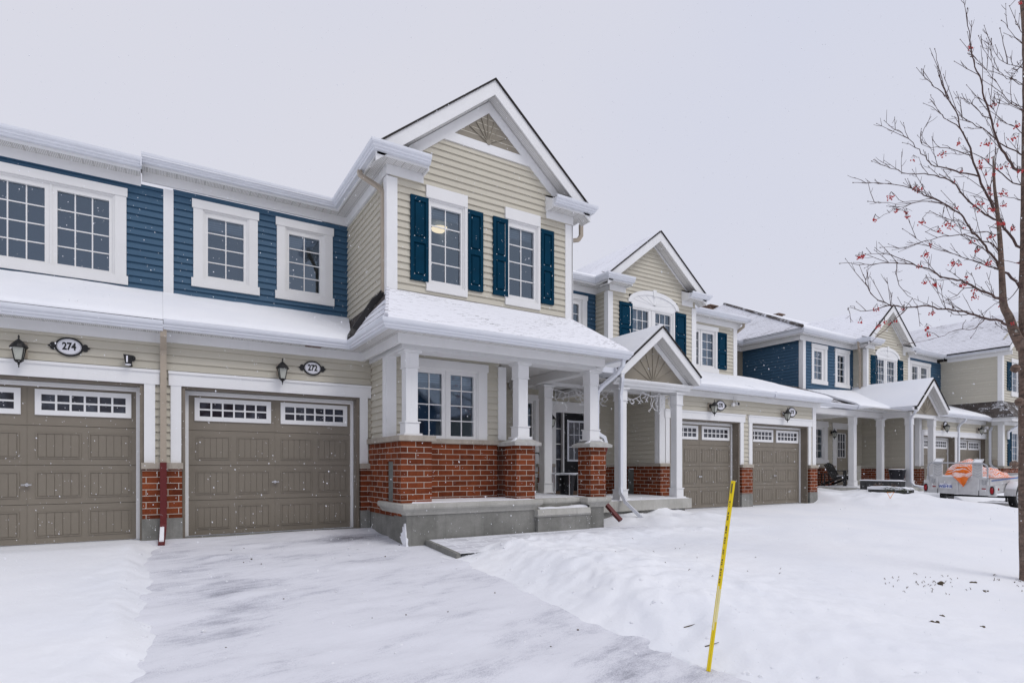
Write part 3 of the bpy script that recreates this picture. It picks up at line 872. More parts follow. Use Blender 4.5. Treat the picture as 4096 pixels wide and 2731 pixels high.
# =================================================================== 272 (centre house)
h272 = thing('townhouse', 'townhouse numbered 272 with tall gabled bay, two shuttered windows and brick pier porch', 'house', (3, 0, 0), G_HOUSE)
p = h272
mU = front(1.25)
ho = [window(p, mU, .26, .98, 4.26, 5.454, [(.336, .898)], 2, 4, zs=(4.33, 5.345), blind=.17),
      window(p, mU, 1.592, 2.301, 4.26, 5.454, [(1.663, 2.211)], 2, 4, zs=(4.33, 5.345), blind=.20)]
siding('siding', p, mU, M['blue'], 3.70, 5.70, cst(-.18), cst(2.76), ho)
bx(p, 'corner_board', W, (-.316, -.176, 1.21, 1.25, 3.6, 5.66))
# gabled bay
mG = front(-1.07)
ho = []
for (u0, u1, ga, gb, bl) in ((3.43, 4.105, 3.49, 4.039, .13), (4.955, 5.625, 5.015, 5.556, .15)):
    ho.append(window(p, mG, u0, u1, 4.075, 5.505, [(ga, gb)], 2, 4, cs=.05, ch=.20, cz=.115, ext=-.005, zs=(4.155, 5.395), blind=bl, deep=2.2))
for a, b in ((3.11, 3.425), (4.157, 4.455), (4.66, 4.965), (5.687, 5.98)): shutter(p, mG, a, b, 4.10, 5.485)
lm = MB(); lm.lathe((4.0, -.30, 5.40), [(.16, 0), (.155, -.025), (.10, -.045), (.02, -.05)], 20); lm.build('ceiling_lamp', M['ceilinglamp'], p)
gable_front(p, 2.74, 6.415, -1.07, 3.80, 4.575, 7.73, 6.0, 'sunburst', ho, hw=2.115, lead=[(-.62, .99), (2.48, .99)], fas=.17, frieze=.155, tail=[(6.67, 1.5)])
corner_board(p, 2.74, -1.07, 3.80, 5.69)
bx(p, 'corner_board', W, (6.262, 6.43, -1.10, -1.07, 3.80, 5.70), (6.415, 6.445, -1.10, -.95, 3.80, 5.70))
siding('siding', p, left(2.75), M['beige'], 3.72, 5.70, cst(-.94), cst(1.25))
bx(p, 'wall_base_trim', M['beige'], (2.715, 2.75, -.95, 1.24, 3.83, 3.87))
siding('siding', p, right(6.40), M['beige'], 3.72, 5.70, cst(-.95), cst(4))
# room under the bay
mL = front(-1.05)
ho = [window(p, mL, 3.18, 4.372, 1.51, 2.700, [(3.251, 3.696), (3.856, 4.297)], 2, 4, cs=.18, ch=.135, cz=0, ext=.02, zs=(1.568, 2.61), blind=.15)]
siding('siding', p, mL, M['beige'], 1.50, 2.90, cst(2.86), cst(4.80), ho)
siding('siding', p, left(2.755), M['beige'], 1.50, 2.90, cst(-.93), cst(-.16))
siding('siding', p, right(4.90), M['beige'], 1.50, 2.90, cst(-.93), cst(1.25))
corner_board(p, 2.745, -1.05, 1.52, 2.83, wf=.135, wl=.17)
bx(p, 'corner_board', W, (4.78, 4.915, -1.085, -1.05, 1.52, 2.83), (4.915, 4.945, -1.085, -.95, 1.52, 2.83))
bx(p, 'corner_bead', M['beigeds'], (2.735, 2.765, -.235, -.205, 1.12, 2.84))
# brick base
bx(p, 'brick_wall', M['brick'], (2.70, 2.95, -1.76, -1.42, .30, 1.431), (2.70, 2.95, -1.14, -.16, .28, 1.431), (2.70, 2.95, -1.42, -1.14, 1.13, 1.431), (2.70, 2.95, -1.42, -1.14, .28, .50), (2.951, 3.20, -1.76, -1.04, .48, 1.431), (3.201, 4.741, -1.105, -.9, .48, 1.431), (4.95, 5.0, -1.04, 1.2, .48, 1.431))
bx(p, 'meter_box', M['greybox'], (2.728, 2.80, -1.418, -1.142, .50, 1.128), (2.718, 2.728, -1.39, -1.27, .66, .96))
bx(p, 'stone_cap', M['stone'], (2.655, 3.25, -1.815, -1.0, 1.432, 1.515), (2.652, 2.80, -1.0, -.20, 1.432, 1.512), (3.25, 4.97, -1.145, -1.0, 1.432, 1.510), bevel=.006)
for (x0, x1) in ((4.741, 5.111), (6.34, 6.701)):
    pc = bx(p, 'brick_pier', M['brick'], (x0, x1, -1.76, -1.39, .49, 1.402))
    xc = (x0+x1)/2; c = MB(); c.box(xc-.268, xc+.268, -1.575-.268, -1.575+.268, 1.402, 1.452); c.frustum(xc, -1.575, 1.4525, .53, .53, 1.525, .27, .27)
    c.build('pier_cap', M['capconc'], p)
    sn = MB(); sn.frustum(xc-.02, -1.70, 1.475, .42, .13, 1.538, .30, .02); sn.build('cap_snow', M['snow'], p)
for (x, y) in ((2.905, -1.595), (4.926, -1.585), (6.485, -1.59)): column(p, x, y, 1.516 if x < 3 else 1.523, 2.815, .19)
# porch beams, ceiling
bx(p, 'porch_beam', W, (2.705, 6.62, -1.78, -1.42, 2.816, 3.0), (2.7055, 2.92, -1.42, -.20, 2.8165, 3.0), (6.40, 6.6195, -1.42, 1.2, 2.80, 3.0))
bx(p, 'porch_ceiling', M['soffit'], (2.9, 6.40, -1.42, 1.25, 2.96, 2.98))
# lower eave: garage front, then round the porch
eave(p, [(-.325, -.48), (2.345, -.48), (2.345, -2.21), (6.74, -2.21), (6.74, .6)], 3.10, .27, 0, fas=.125, frieze=.14)
bx(p, 'porch_soffit', M['soffit'], (2.36, 6.72, -2.19, -1.77, 2.994, 3.004), (2.37, 2.72, -1.77, -.45, 2.9945, 3.0045), (6.60, 6.72, -1.77, .6, 2.9946, 3.0046))
bx(p, 'soffit_vent', M['ventwood'], (1.62, 1.86, -.45, -.33, 2.972, 2.990), (1.60, 1.88, -.47, -.46, 2.965, 2.995))
# garage front
garage_door(p, 0, 2.44); garage_opening(p, 0, 2.44, -.20, 0)
siding('siding', p, front(-.20), M['beige'], 1.10, 2.90, cst(-.33), cst(2.745), [(-.10, 2.54, 1.0, 2.22)])
pier(p, -.58, -.09, -.20); pier(p, 2.555, 2.699, -.20)
bx(p, 'door_sill', M['concdark'], (-.06, 2.50, -.28, .04, -.20, -.012))
bx(p, 'wall_button', M['black'], (2.505, 2.535, -.06, -.03, 1.52, 1.64))
# roofs
EV = 3.095
slab(p, [(-.45, -.50, EV), (2.30, -.50, EV), (2.76, 1.26, 3.90), (-.45, 1.26, 3.90)], .05, M['roofedge'])
snow_quad(p, [(-.33, -.575, EV-.005), (2.30, -.575, EV-.005), (2.76, 1.24, 3.90), (-.33, 1.24, 3.90)], .055, (44, 22), .014, seed=2)
slab(p, [(2.30, -2.25, EV), (6.78, -2.25, EV), (6.42, -1.06, 3.87), (2.74, -1.06, 3.87)], .04, M['roofedge'])
snow_quad(p, [(2.31, -2.31, EV), (6.80, -2.31, EV), (6.44, -1.07, 3.875), (2.74, -1.07, 3.875)], .035, (60, 14), .006, seed=5, mat=M['dust'])
slab(p, [(2.30, -.50, EV), (2.30, -2.25, EV), (2.74, -1.06, 3.87), (2.76, 1.2, 3.87)], .03, M['shingle'])
slab(p, [(6.78, -2.25, EV), (6.78, 1.9, EV), (6.42, 1.9, 3.87), (6.42, -1.06, 3.87)], .04, M['roofedge'])
sq = [(2.285, -.62, EV+.01), (2.285, -2.25, EV+.01), (2.60, -1.40, 3.62), (2.60, .60, 3.62)]
slab(p, [sq[1], (2.285, -.55, EV+.012), (2.46, .1, 3.38), (2.62, -1.42, 3.665)], .012, M['dustthin'], 'roof_snow')
hip = MB(); hip.tube([(2.30, -2.27, EV+.03), (2.735, -1.08, 3.885)], .035, 6); hip.build('hip_cap', M['dustthin'], p)
# roof over the blue wall
slab(p, [(-.62, .93, 5.965), (6.2, .93, 5.965), (6.2, 6.0, 8.0), (-.62, 6.0, 8.0)], .05, M['roofedge'])
snow_quad(p, [(-.62, .875, 5.965), (2.40, .875, 5.965), (2.40, 6.0, 8.01), (-.62, 6.0, 8.01)], .06, (30, 24), .02, seed=8)
bx(p, 'roof_vent', M['ventwood'], (1.24, 1.50, 3.9, 4.2, 7.15, 7.36), (1.20, 1.54, 3.86, 4.24, 7.361, 7.42))
# downspouts
downspout(p, [(2.415, -.62, 5.88), (2.42, -.66, 5.80), (2.63, -.90, 5.57), (2.695, -.965, 5.46), (2.70, -.97, 3.84)], M['beigeds'])
bp = MB(); bp.tube([(2.70, -.97, 3.86), (2.665, -.93, 3.80), (2.60, -.80, 3.74), (2.36, -.52, 3.30), (2.30, -.54, 3.20), (2.28, -.60, 3.12)], .05, flat=(.095, .075)); bp.build('roof_elbow', M['blackpipe'], p, bevel=.012)
downspout(p, [(6.80, -.9, 5.88), (6.80, -.9, 5.66), (6.73, -.9, 5.56), (6.53, -.9, 5.50), (6.47, -.9, 5.42), (6.47, -.9, 3.9)], M['beigeds'])
wd = M['gutter']
downspout(p, [(6.72, -2.22, 3.02), (6.72, -2.20, 2.86), (6.70, -2.08, 2.74), (6.66, -1.72, 2.55), (6.625, -1.62, 2.45), (6.62, -1.60, 2.30), (6.62, -1.60, 1.74), (6.66, -1.60, 1.66), (6.80, -1.60, 1.60), (6.835, -1.60, 1.50), (6.835, -1.60, 1.43)], wd, .07, .055)
downspout(p, [(6.835, -1.60, 1.43), (6.80, -1.60, 1.32), (6.735, -1.60, 1.22), (6.735, -1.60, .50), (6.76, -1.68, .36), (6.86, -1.86, .14), (6.90, -1.95, .05)], M['redds'], .075, .06)
downspout(p, [(-.325, -.50, 3.0), (-.325, -.49, 2.88), (-.325, -.40, 2.80), (-.325, -.29, 2.72), (-.325, -.275, 2.64), (-.325, -.275, 1.06)], M['beigeds'], .078, .06)
rd = downspout(p, [(-.325, -.30, 1.10), (-.325, -.31, 1.0), (-.325, -.315, .22), (-.33, -.34, .13), (-.345, -.52, .0), (-.35, -.66, -.045)], M['redds'], .082, .065)
sn = MB(); sn.prism([(-.365, -.36, .165), (-.315, -.36, .165), (-.32, -.62, .005), (-.375, -.62, .005)], (0, 0, .022)); sn.build('downspout_snow', M['snow'], p)
# concrete porch: ledge, steps, pedestal
LEDGE = [(-.25, .325), (.005, .325), (.020, .36), (.050, .395), (.075, .415), (.085, .44), (.085, .482), (.072, .495), (-.25, .495)]
le = MB(); le.sweep([(2.71, -.90), (2.71, -1.965), (5.0, -1.965), (5.0, -1.74), (6.10, -1.74)], LEDGE); le.build('porch_ledge', M['concrete'], p)
l2 = MB(); l2.sweep([(6.12, -1.30), (6.12, -1.965), (6.50, -1.965), (6.50, -1.30)], LEDGE); l2.box(6.14, 6.49, -1.95, -1.25, .33, .494); l2.build('porch_pedestal', M['concrete'], p)
bx(p, 'porch_floor', M['concrete'], (2.72, 6.50, -1.70, 1.25, .30, .488))
snow_quad(p, [(2.80, -1.94, .496), (4.98, -1.94, .496), (4.98, -1.12, .496), (3.21, -1.12, .496)], .012, (30, 8), .008, seed=31, name='porch_snow')
snow_quad(p, [(5.02, -1.66, .493), (6.3, -1.66, .493), (6.3, 1.1, .493), (5.02, 1.1, .493)], .012, (16, 16), .008, seed=33, name='porch_snow')
st = MB(); st.prism([(4.97, -2.05, .205), (4.97, -2.075, .235), (4.97, -2.055, .33), (4.97, -1.76, .332), (4.97, -1.76, .205)], (1.12, 0, 0)); st.build('porch_step', M['concrete'], p)
bx(p, 'step_base', M['concdark'], (4.99, 6.09, -2.035, -1.74, -.35, .2055))
ssn = MB()
snow_quad(p, [(5.05, -2.0, .331), (6.08, -2.0, .331), (6.08, -1.83, .331), (5.05, -1.83, .331)], .03, (20, 5), .03, seed=35, name='step_snow')
bx(p, 'foundation', M['concdark'], (2.715, 4.985, -1.955, -1.6, -.45, .326), (2.7155, 2.95, -1.6, -.16, -.30, .326))
bx(p, 'pedestal_base', M['concdark'], (6.13, 6.49, -1.95, -1.3, -.35, .326))
# smear of blown snow on the foundation corner
rng = random.Random(4)
def smear(pts, ext, seed):
    sm = MB(); sm.prism(pts, ext); return sm
SM = [(-1.957+(y+1.957)*2.2, z) for y, z in [(-1.90,.085),(-1.895,.155),(-1.912,.11),(-1.925,.205),(-1.935,.12),(-1.945,.21),(-1.957,.06),(-1.957,-.06),(-1.95,-.10),(-1.957,-.19),(-1.952,-.215),(-1.93,-.20),(-1.915,-.16),(-1.895,-.10),(-1.868,-.05),(-1.852,.0),(-1.872,.01),(-1.862,.05),(-1.885,.06)]]
sm = MB(); sm.prism([(2.7145, y, z) for y, z in SM], (-.016, 0, 0))
sm.prism([(2.70, -1.9555, .02), (2.735, -1.9555, -.02), (2.728, -1.9555, -.09), (2.742, -1.9555, -.14), (2.715, -1.9555, -.22), (2.70, -1.9555, -.2)], (0, -.014, 0))
sm.build('snow_smear', M['snow'], p)
ped = MB()
for k in range(9):
    z = .47-.30*rng.random(); a = [(6.112+.0*k, -1.95+.03*math.cos(t)-.02, z+.05*math.sin(t)) for t in np.linspace(0, 2*math.pi, 8)[:-1]]
    ped.prism(a, (-.02, 0, 0))
ped.build('snow_smear', M['snow'], p)
column(p, 6.66, .13, .489, 2.78, .20)
# entry wall between the two houses, 272 side
mE = front(1.25)
ho = [window(p, mE, 6.62, 7.12, .80, 2.60, [(6.69, 7.05)], 2, 6, cs=.10, ch=.13, cz=0, zs=(.86, 2.53))]
siding('siding', p, mE, M['beige'], .48, 2.96, cst(4.92), cst(7.30), ho)
# =================================================================== 274 (left, cut by the frame)
h274 = thing('townhouse', 'townhouse numbered 274 at the left edge with a wide twin window in its blue wall', 'house', (-3, 0, 0), G_HOUSE)
p = h274
ho = [window(p, mU, -2.59, -.985, 4.115, 5.392, [(-2.52, -1.864), (-1.713, -1.06)], 3, 4, cs=.155, ch=.135, cz=.14, ext=.015, zs=(4.165, 5.292))]
siding('siding', p, mU, M['blue'], 3.70, 5.66, cst(-7.5), cst(-.32), ho)
eave(p, [(-7.5, .99), (-.632, .99)], 5.945, .26, 0, fas=.18, frieze=.155)
bx(p, 'gutter_end', M['gutter'], (-.632, -.615, .87, .99, 5.80, 5.95))
eave(p, [(-7.5, -.48), (-.33, -.48)], 3.075, .27, 0, fas=.125, frieze=.14)
garage_door(p, -3.10, -.66); garage_opening(p, -3.10, -.66, -.20, 0)
siding('siding', p, front(-.20), M['beige'], 1.10, 2.88, cst(-7.5), cst(-.33), [(-3.20, -.56, 1.0, 2.22)])
pier(p, -3.75, -3.215, -.20)
bx(p, 'door_sill', M['concdark'], (-3.16, -.60, -.30, .04, -.20, -.012))
slab(p, [(-7.5, -.50, 3.07), (-.46, -.50, 3.07), (-.46, 1.26, 3.93), (-7.5, 1.26, 3.93)], .05, M['roofedge'])
snow_quad(p, [(-7.5, -.575, 3.078), (-.332, -.575, 3.089), (-.332, 1.24, 3.90), (-7.5, 1.24, 3.92)], .055, (60, 22), .014, seed=2)
slab(p, [(-7.5, .93, 5.91), (-.63, .93, 5.91), (-.63, 6.0, 7.95), (-7.5, 6.0, 7.95)], .05, M['roofedge'])
snow_quad(p, [(-7.5, .875, 5.905), (-.63, .875, 5.905), (-.63, 6.0, 7.96), (-7.5, 6.0, 7.96)], .05, (50, 24), .025, seed=14)
# =================================================================== 270
h270 = thing('townhouse', 'townhouse numbered 270 with arched gable window, sunburst porch gable and black front door', 'house', (9.7, 0, 0), G_HOUSE)
p = h270
mB = front(1.96)
ho = [window(p, mB, 8.395, 9.105, 4.23, 5.434, [(8.466, 9.0)], 2, 4, ch=.12, zs=(4.31, 5.31))]
siding('siding', p, mB, M['blue'], 3.7, 5.66, cst(6.42), cst(9.58), ho)
hol = arch_window(p, 1.44, 11.19, .967, 5.445, 5.85, [(10.405, 11.0), (11.26, 11.86)], 4.20, 5.29)
mG = front(1.44)
for a, b in ((9.92, 10.37), (12.005, 12.44)): shutter(p, mG, a, b, 4.17, 5.40)
gable_front(p, 9.56, 12.87, 1.44, 3.85, 11.16, 7.40, 5.93, 'plain', hol, over=.30, hw=1.86, lead=[(6.5, 1.66), (9.32, 1.66)], backY=7, ret=.58)
corner_board(p, 9.56, 1.44, 3.8, 5.62, wf=.135, wl=.13)
bx(p, 'corner_board', W, (12.70, 12.885, 1.41, 1.44, 3.8, 5.62))
siding('siding', p, left(9.575), M['beige'], 3.8, 5.66, cst(1.56), cst(1.96))
# side wall of the garage, brick base, meter
siding('siding', p, left(9.71), M['beige'], 1.13, 2.95, cst(-.08), cst(1.25))
corner_board(p, 9.72, -.20, 1.13, 2.80, wf=.155, wl=.13)
bx(p, 'brick_wall', M['brick'], (9.685, 9.78, -.26, .63, .30, 1.058), (9.685, 9.78, .89, 1.25, .30, 1.058), (9.685, 9.78, .63, .89, 1.0, 1.058), (9.7805, 10.0, -.26, 0, .30, 1.058))
bx(p, 'meter_box', M['greybox'], (9.72, 9.80, .64, .88, .36, .995))
bx(p, 'stone_cap', M['stone'], (9.645, 9.80, -.30, 1.2, 1.058, 1.13), (9.80, 10.02, -.30, -.1, 1.0585, 1.1305))
# entry wall with black door
ho = [(7.69, 8.93, .30, 2.40)]
siding('siding', p, mE, M['beige'], 1.12, 2.96, cst(7.30), cst(9.70), ho)
bx(p, 'brick_wall', M['brick'], (7.20, 7.60, 1.19, 1.26, .30, 1.045), (8.97, 9.70, 1.19, 1.26, .30, 1.045))
bx(p, 'stone_cap', M['stone'], (7.15, 7.66, 1.15, 1.26, 1.045, 1.118), (8.96, 9.64, 1.15, 1.26, 1.045, 1.118))
bx(p, 'door_casing', M['vinyl'], (7.575, 7.69, 1.205, 1.25, 1.118, 2.40), (8.93, 9.05, 1.205, 1.25, 1.118, 2.40), (7.55, 9.08, 1.195, 1.25, 2.40, 2.62))
bx(p, 'door_frame', M['vinyl'], (7.69, 7.725, 1.22, 1.33, .42, 2.395), (7.93, 7.968, 1.215, 1.33, .42, 2.395), (8.86, 8.93, 1.22, 1.33, .42, 2.395), (7.725, 8.86, 1.22, 1.33, 2.36, 2.395))
sd = MB(); sd.box(7.725, 7.93, 1.30, 1.31, .46, 2.36)
sdo = sd.build('sidelight', M['frost'], p)
bx(sdo, 'grille', M['vinyl'], *[(7.725, 7.93, 1.288, 1.2995, z, z+.022) for z in (.85, 1.22, 1.59, 1.96)])
do = bx(p, 'front_door', M['blackdoor'], (7.97, 8.858, 1.27, 1.31, .46, 2.358))
bx(do, 'door_window', M['gutter'], (8.09, 8.14, 1.252, 1.27, 1.18, 2.18), (8.62, 8.67, 1.252, 1.27, 1.18, 2.18), (8.14, 8.62, 1.252, 1.27, 1.18, 1.225), (8.14, 8.62, 1.252, 1.27, 2.135, 2.18),
   *[(8.14+.48*k/3-.009, 8.14+.48*k/3+.009, 1.256, 1.268, 1.225, 2.135) for k in (1, 2)], *[(8.14, 8.62, 1.2565, 1.2675, 1.225+.91*k/3-.009, 1.225+.91*k/3+.009) for k in (1, 2)])
bx(do, 'glass_pane', M['frost'], (8.14, 8.62, 1.268, 1.2699, 1.225, 2.135))
bx(do, 'handle', M['black'], (7.985, 8.03, 1.22, 1.27, 1.28, 1.46), (8.0, 8.02, 1.17, 1.22, 1.34, 1.36))
bx(p, 'threshold', M['ventwood'], (7.66, 8.95, 1.12, 1.30, .36, .46))
# porch
bx(p, 'porch_slab', M['concrete'], (6.80, 9.68, -1.20, 1.25, .14, .352))
bx(p, 'foundation', M['concdark'], (6.85, 9.55, -1.12, 1.2, -.2, .14))
snow_quad(p, [(6.9, -1.16, .352), (9.64, -1.16, .352), (9.64, .9, .352), (6.9, .9, .352)], .018, (26, 20), .012, seed=41, name='porch_snow')
for x in (7.83, 9.50): column(p, x, -.92, .353, 2.69, .18, .17)
small_gable(p, 8.65, -1.32, 3.98, 3.03, 1.16, -1.02, (7.83, 9.5), 2.69, 1.5, ray=True)
bx(p, 'porch_beam', W, (7.70, 9.62, -1.01, -.83, 2.69, 2.84), (7.7005, 7.90, -.83, 1.25, 2.6905, 2.84), (9.43, 9.6195, -.83, -.2, 2.6905, 2.84))
bx(p, 'porch_ceiling', M['soffit'], (6.6, 9.7, -.84, 1.25, 2.86, 2.88))
bx(p, 'cross_beam', W, (6.42, 9.70, .08, .26, 2.785, 2.96))
# moulded entablature across the small gable with its gutter stubs
g = MB(); g.sweep([(7.52, -1.02), (9.79, -1.02)], [(0, 2.735), (.03, 2.735), (.05, 2.775), (.11, 2.80), (.13, 2.83), (.13, 2.855), (0, 2.86)]); g.build('entablature', W, p)
gutter(p, [(7.50, .6), (7.50, -1.28)], 2.89)
bx(p, 'gutter_end', M['gutter'], (9.80, 9.92, -1.26, -.60, 2.90, 3.02))
# garage front (shared wall, left half)
garage_door(p, 10.12, 12.56); garage_opening(p, 10.12, 12.56, -.20, 0)
siding('siding', p, front(-.20), M['beige'], 1.10, 2.85, cst(9.86), cst(12.93), [(10.02, 12.66, 1.0, 2.22)])
pier(p, 12.70, 13.14, -.20, 1.115, .335)
eave(p, [(9.6, -.48), (13.7, -.48)], 3.045, .27, 0, fas=.125, frieze=.14)
bx(p, 'gutter_end', M['gutter'], (13.66, 13.70, -.605, -.47, 2.915, 3.065))
slab(p, [(9.3, -.50, 3.04), (12.9, -.50, 3.04), (12.9, 2.25, 3.97), (9.3, 2.25, 3.97)], .05, M['roofedge'])
snow_quad(p, [(9.3, -.575, 3.035), (12.9, -.575, 3.035), (12.9, 2.2, 3.97), (9.3, 2.2, 3.97)], .07, (36, 24), .02, seed=44)
slab(p, [(6.6, -.6, 3.05), (8.4, -.6, 3.05), (8.4, 1.96, 3.80), (6.42, 1.96, 3.80)], .05, M['snow'])
slab(p, [(6.42, 1.60, 5.925), (13.0, 1.60, 5.925), (13.0, 6.5, 7.9), (6.42, 6.5, 7.9)], .05, M['roofedge'])
snow_quad(p, [(6.42, 1.545, 5.92), (9.9, 1.545, 5.92), (9.9, 6.5, 7.91), (6.42, 6.5, 7.91)], .09, (30, 20), .02, seed=45)
downspout(p, [(7.53, -1.30, 2.93), (7.56, -1.26, 2.78), (7.66, -1.13, 2.66), (7.70, -1.06, 2.52), (7.72, -1.05, 2.40), (7.72, -1.05, .62), (7.66, -1.12, .50), (7.58, -1.30, .40), (7.56, -1.36, .34), (7.66, -1.62, .10), (7.70, -1.72, .02)], wd, .075, .06)
bx(p, 'gutter', M['gutter'], (6.9, 7.55, -1.22, -1.10, 2.92, 3.03))
# =================================================================== 268
h268 = thing('townhouse', 'townhouse numbered 268 with one shuttered upper window, its garage beside the blue wall', 'house', (14.4, 0, 0), G_HOUSE)
p = h268
mR = front(2.2)
ho = [window(p, mR, 13.22, 14.68, 4.165, 5.345, [(13.30, 13.915), (14.084, 14.60)], 2, 4, cs=.09, ch=.13, cz=.145, ext=.03, zs=(4.243, 5.25), curtain=[(14.07, 14.62)])]
siding('siding', p, mR, M['beige'], 3.9, 5.62, cst(12.8), cst(15.56), ho)
shutter(p, mR, 14.76, 15.20, 4.175, 5.34)
bx(p, 'corner_board', W, (15.55, 15.70, 2.165, 2.2, 3.85, 5.56), (15.70, 15.73, 2.165, 2.3, 3.85, 5.56))
eave(p, [(12.9, 1.92), (15.92, 1.92)], 5.875, .28, 0, fas=.17, frieze=.155)
bx(p, 'gutter_end', M['gutter'], (15.92, 15.935, 1.80, 1.92, 5.74, 5.88))
bx(p, 'wall', M['beige'], (15.60, 15.69, 2.25, 7, 3.5, 5.6))
slab(p, [(12.9, 1.86, 5.84), (15.95, 1.86, 5.84), (15.95, 5.6, 7.2), (12.9, 5.6, 7.2)], .05, M['roofedge'])
snow_quad(p, [(12.9, 1.80, 5.84), (15.95, 1.80, 5.84), (15.95, 5.6, 7.21), (12.9, 5.6, 7.21)], .06, (20, 16), .02, seed=51)
downspout(p, [(15.86, 2.0, 5.75), (15.86, 2.02, 5.62), (15.82, 2.2, 5.5), (15.76, 2.35, 5.4), (15.76, 2.4, 4.1)], M['beigeds'])
garage_door(p, 13.26, 15.66); garage_opening(p, 13.26, 15.66, -.20, 0)
siding('siding', p, front(-.20), M['beige'], 1.10, 2.85, cst(12.93), cst(16.0), [(13.16, 15.76, 1.0, 2.22)])
bx(p, 'corner_board', W, (15.975, 16.115, -.24, -.20, 1.10, 2.79), (16.115, 16.145, -.24, -.1, 1.10, 2.79))
pier(p, 15.80, 16.18, -.20, 1.10, .31)
bx(p, 'wall', M['beige'], (16.05, 16.11, -.18, 2.3, 0, 3.0))
eave(p, [(13.7, -.48), (16.36, -.48)], 3.035, .27, 0, fas=.125, frieze=.14)
slab(p, [(12.9, -.50, 3.03), (16.40, -.50, 3.03), (16.40, 2.25, 3.96), (12.9, 2.25, 3.96)], .05, W)
snow_quad(p, [(12.9, -.575, 3.025), (16.45, -.575, 3.025), (16.45, 2.2, 3.965), (12.9, 2.2, 3.965)], .075, (36, 24), .02, seed=54)
bx(p, 'keypad', M['gutter'], (15.73, 15.75, -.13, -.06, 1.35, 1.66))
# =================================================================== 266
h266 = thing('townhouse', 'townhouse with blue side wall, two plain upper windows and the black chair on its porch', 'house', (20.5, 1, 0), G_HOUSE)
p = h266
mF = front(2.16)
ho = [window(p, mF, 20.06, 20.775, 4.24, 5.436, [(20.10, 20.62)], 2, 4, cs=.144, ch=.135, cz=.137, zs=(4.294, 5.325), curtain=[(20.10, 20.74)]),
      window(p, mF, 21.605, 22.315, 4.225, 5.426, [(21.653, 22.16)], 2, 4, cs=.144, ch=.13, cz=.137, zs=(4.296, 5.32), curtain=[(21.62, 21.82)])]
siding('siding', p, mF, M['blue'], 3.6, 5.68, cst(19.52), cst(22.78), ho)
siding('siding', p, left(19.40), M['blue'], 3.2, 5.68, cst(2.26), cst(4.66))
bx(p, 'recess_panel', M['panel'], (15.5, 19.42, 4.65, 4.70, 3.0, 5.7))
corner_board(p, 19.40, 2.16, 3.6, 5.64, wf=.14, wl=.13)
ZE = 5.965
# =================================================================== 264 (gable right of it)
h264 = thing('townhouse', 'townhouse behind the trailer with arched gable window and a small porch gable', 'house', (25, 1, 0), G_HOUSE)
slab(h266, [(18.82, 1.84, 5.93), (24.6, 1.84, 5.93), (24.6, 9.6, 9.48)], .05, M['roofedge'])
sn = MB(); sn.prism([(18.85, 1.80, 5.93), (24.6, 1.80, 5.93), (24.6, 9.6, 9.49)], (0, 0, .055)); sn.build('roof_snow', M['snow'], h266)
slab(h266, [(18.80, 17, 5.93), (18.80, 1.82, 5.93), (24.6, 9.6, 9.48)], .05, M['roofedge'])
slab(h266, [(18.76, 17, 5.945), (18.76, 1.84, 5.945), (24.56, 9.6, 9.50)], .012, M['dustthin'], 'roof_snow')
hp = MB(); hp.tube([(18.78, 1.80, 5.985), (24.6, 9.6, 9.53)], .065, 6); hp.build('hip_cap', M['shingle'], h266)
bx(h266, 'roof_vent', M['ventwood'], (24.0, 24.45, 10.0, 10.45, 9.2, 9.44), (23.9, 24.55, 9.9, 10.55, 9.441, 9.50))
slab(h264, [(24.6, 1.84, 5.93), (31, 1.84, 5.93), (31, 9.6, 9.48), (24.6, 9.6, 9.48)], .05, M['roofedge'])
snow_quad(h264, [(24.6, 1.78, 5.93), (31, 1.78, 5.93), (31, 9.6, 9.49), (24.6, 9.6, 9.49)], .075, (30, 24), .015, seed=61)
bx(h264, 'roof_vent', M['ventwood'], (29.1, 29.5, 9.5, 9.8, 9.3, 9.60), (29.0, 29.6, 9.4, 9.9, 9.601, 9.65))
p = h264
hol = arch_window(p, 1.65, 24.31, .955, 5.42, 5.80, [(23.544, 24.10), (24.325, 24.90)], 4.20, 5.272)
mG = front(1.65)
for a, b in ((23.02, 23.47), (25.11, 25.53)): shutter(p, mG, a, b, 4.15, 5.375)
gable_front(p, 22.76, 26.12, 1.65, 3.6, 24.19, 7.40, 5.90, 'plain', hol, over=.30, hw=1.86, backY=8.5, ret=.55, lead=[(15.6, 4.30), (18.92, 4.30), (18.92, 1.86), (22.35, 1.86)], tail=[(26.03, 1.45), (28.8, 1.45)])
corner_board(p, 22.76, 1.65, 3.6, 5.60, wf=.10, wl=.12)
bx(p, 'corner_board', W, (25.98, 26.15, 1.62, 1.65, 3.6, 5.58))
siding('siding', p, left(22.77), M['beige'], 3.6, 5.64, cst(1.76), cst(2.16))
downspout(p, [(22.30, 1.72, 5.84), (22.32, 1.72, 5.72), (22.52, 1.80, 5.52), (22.66, 1.84, 5.42), (22.68, 1.84, 3.8)], M['beigeds'])
mH = front(1.72)
ho = [window(p, mH, 26.44, 27.98, 4.10, 5.38, [(26.52, 27.03), (27.33, 27.86)], 3, 4, cs=.14, ch=.13, cz=.14, zs=(4.17, 5.29))]
siding('siding', p, mH, M['blue'], 3.4, 5.64, cst(26.1), cst(29.2), ho)
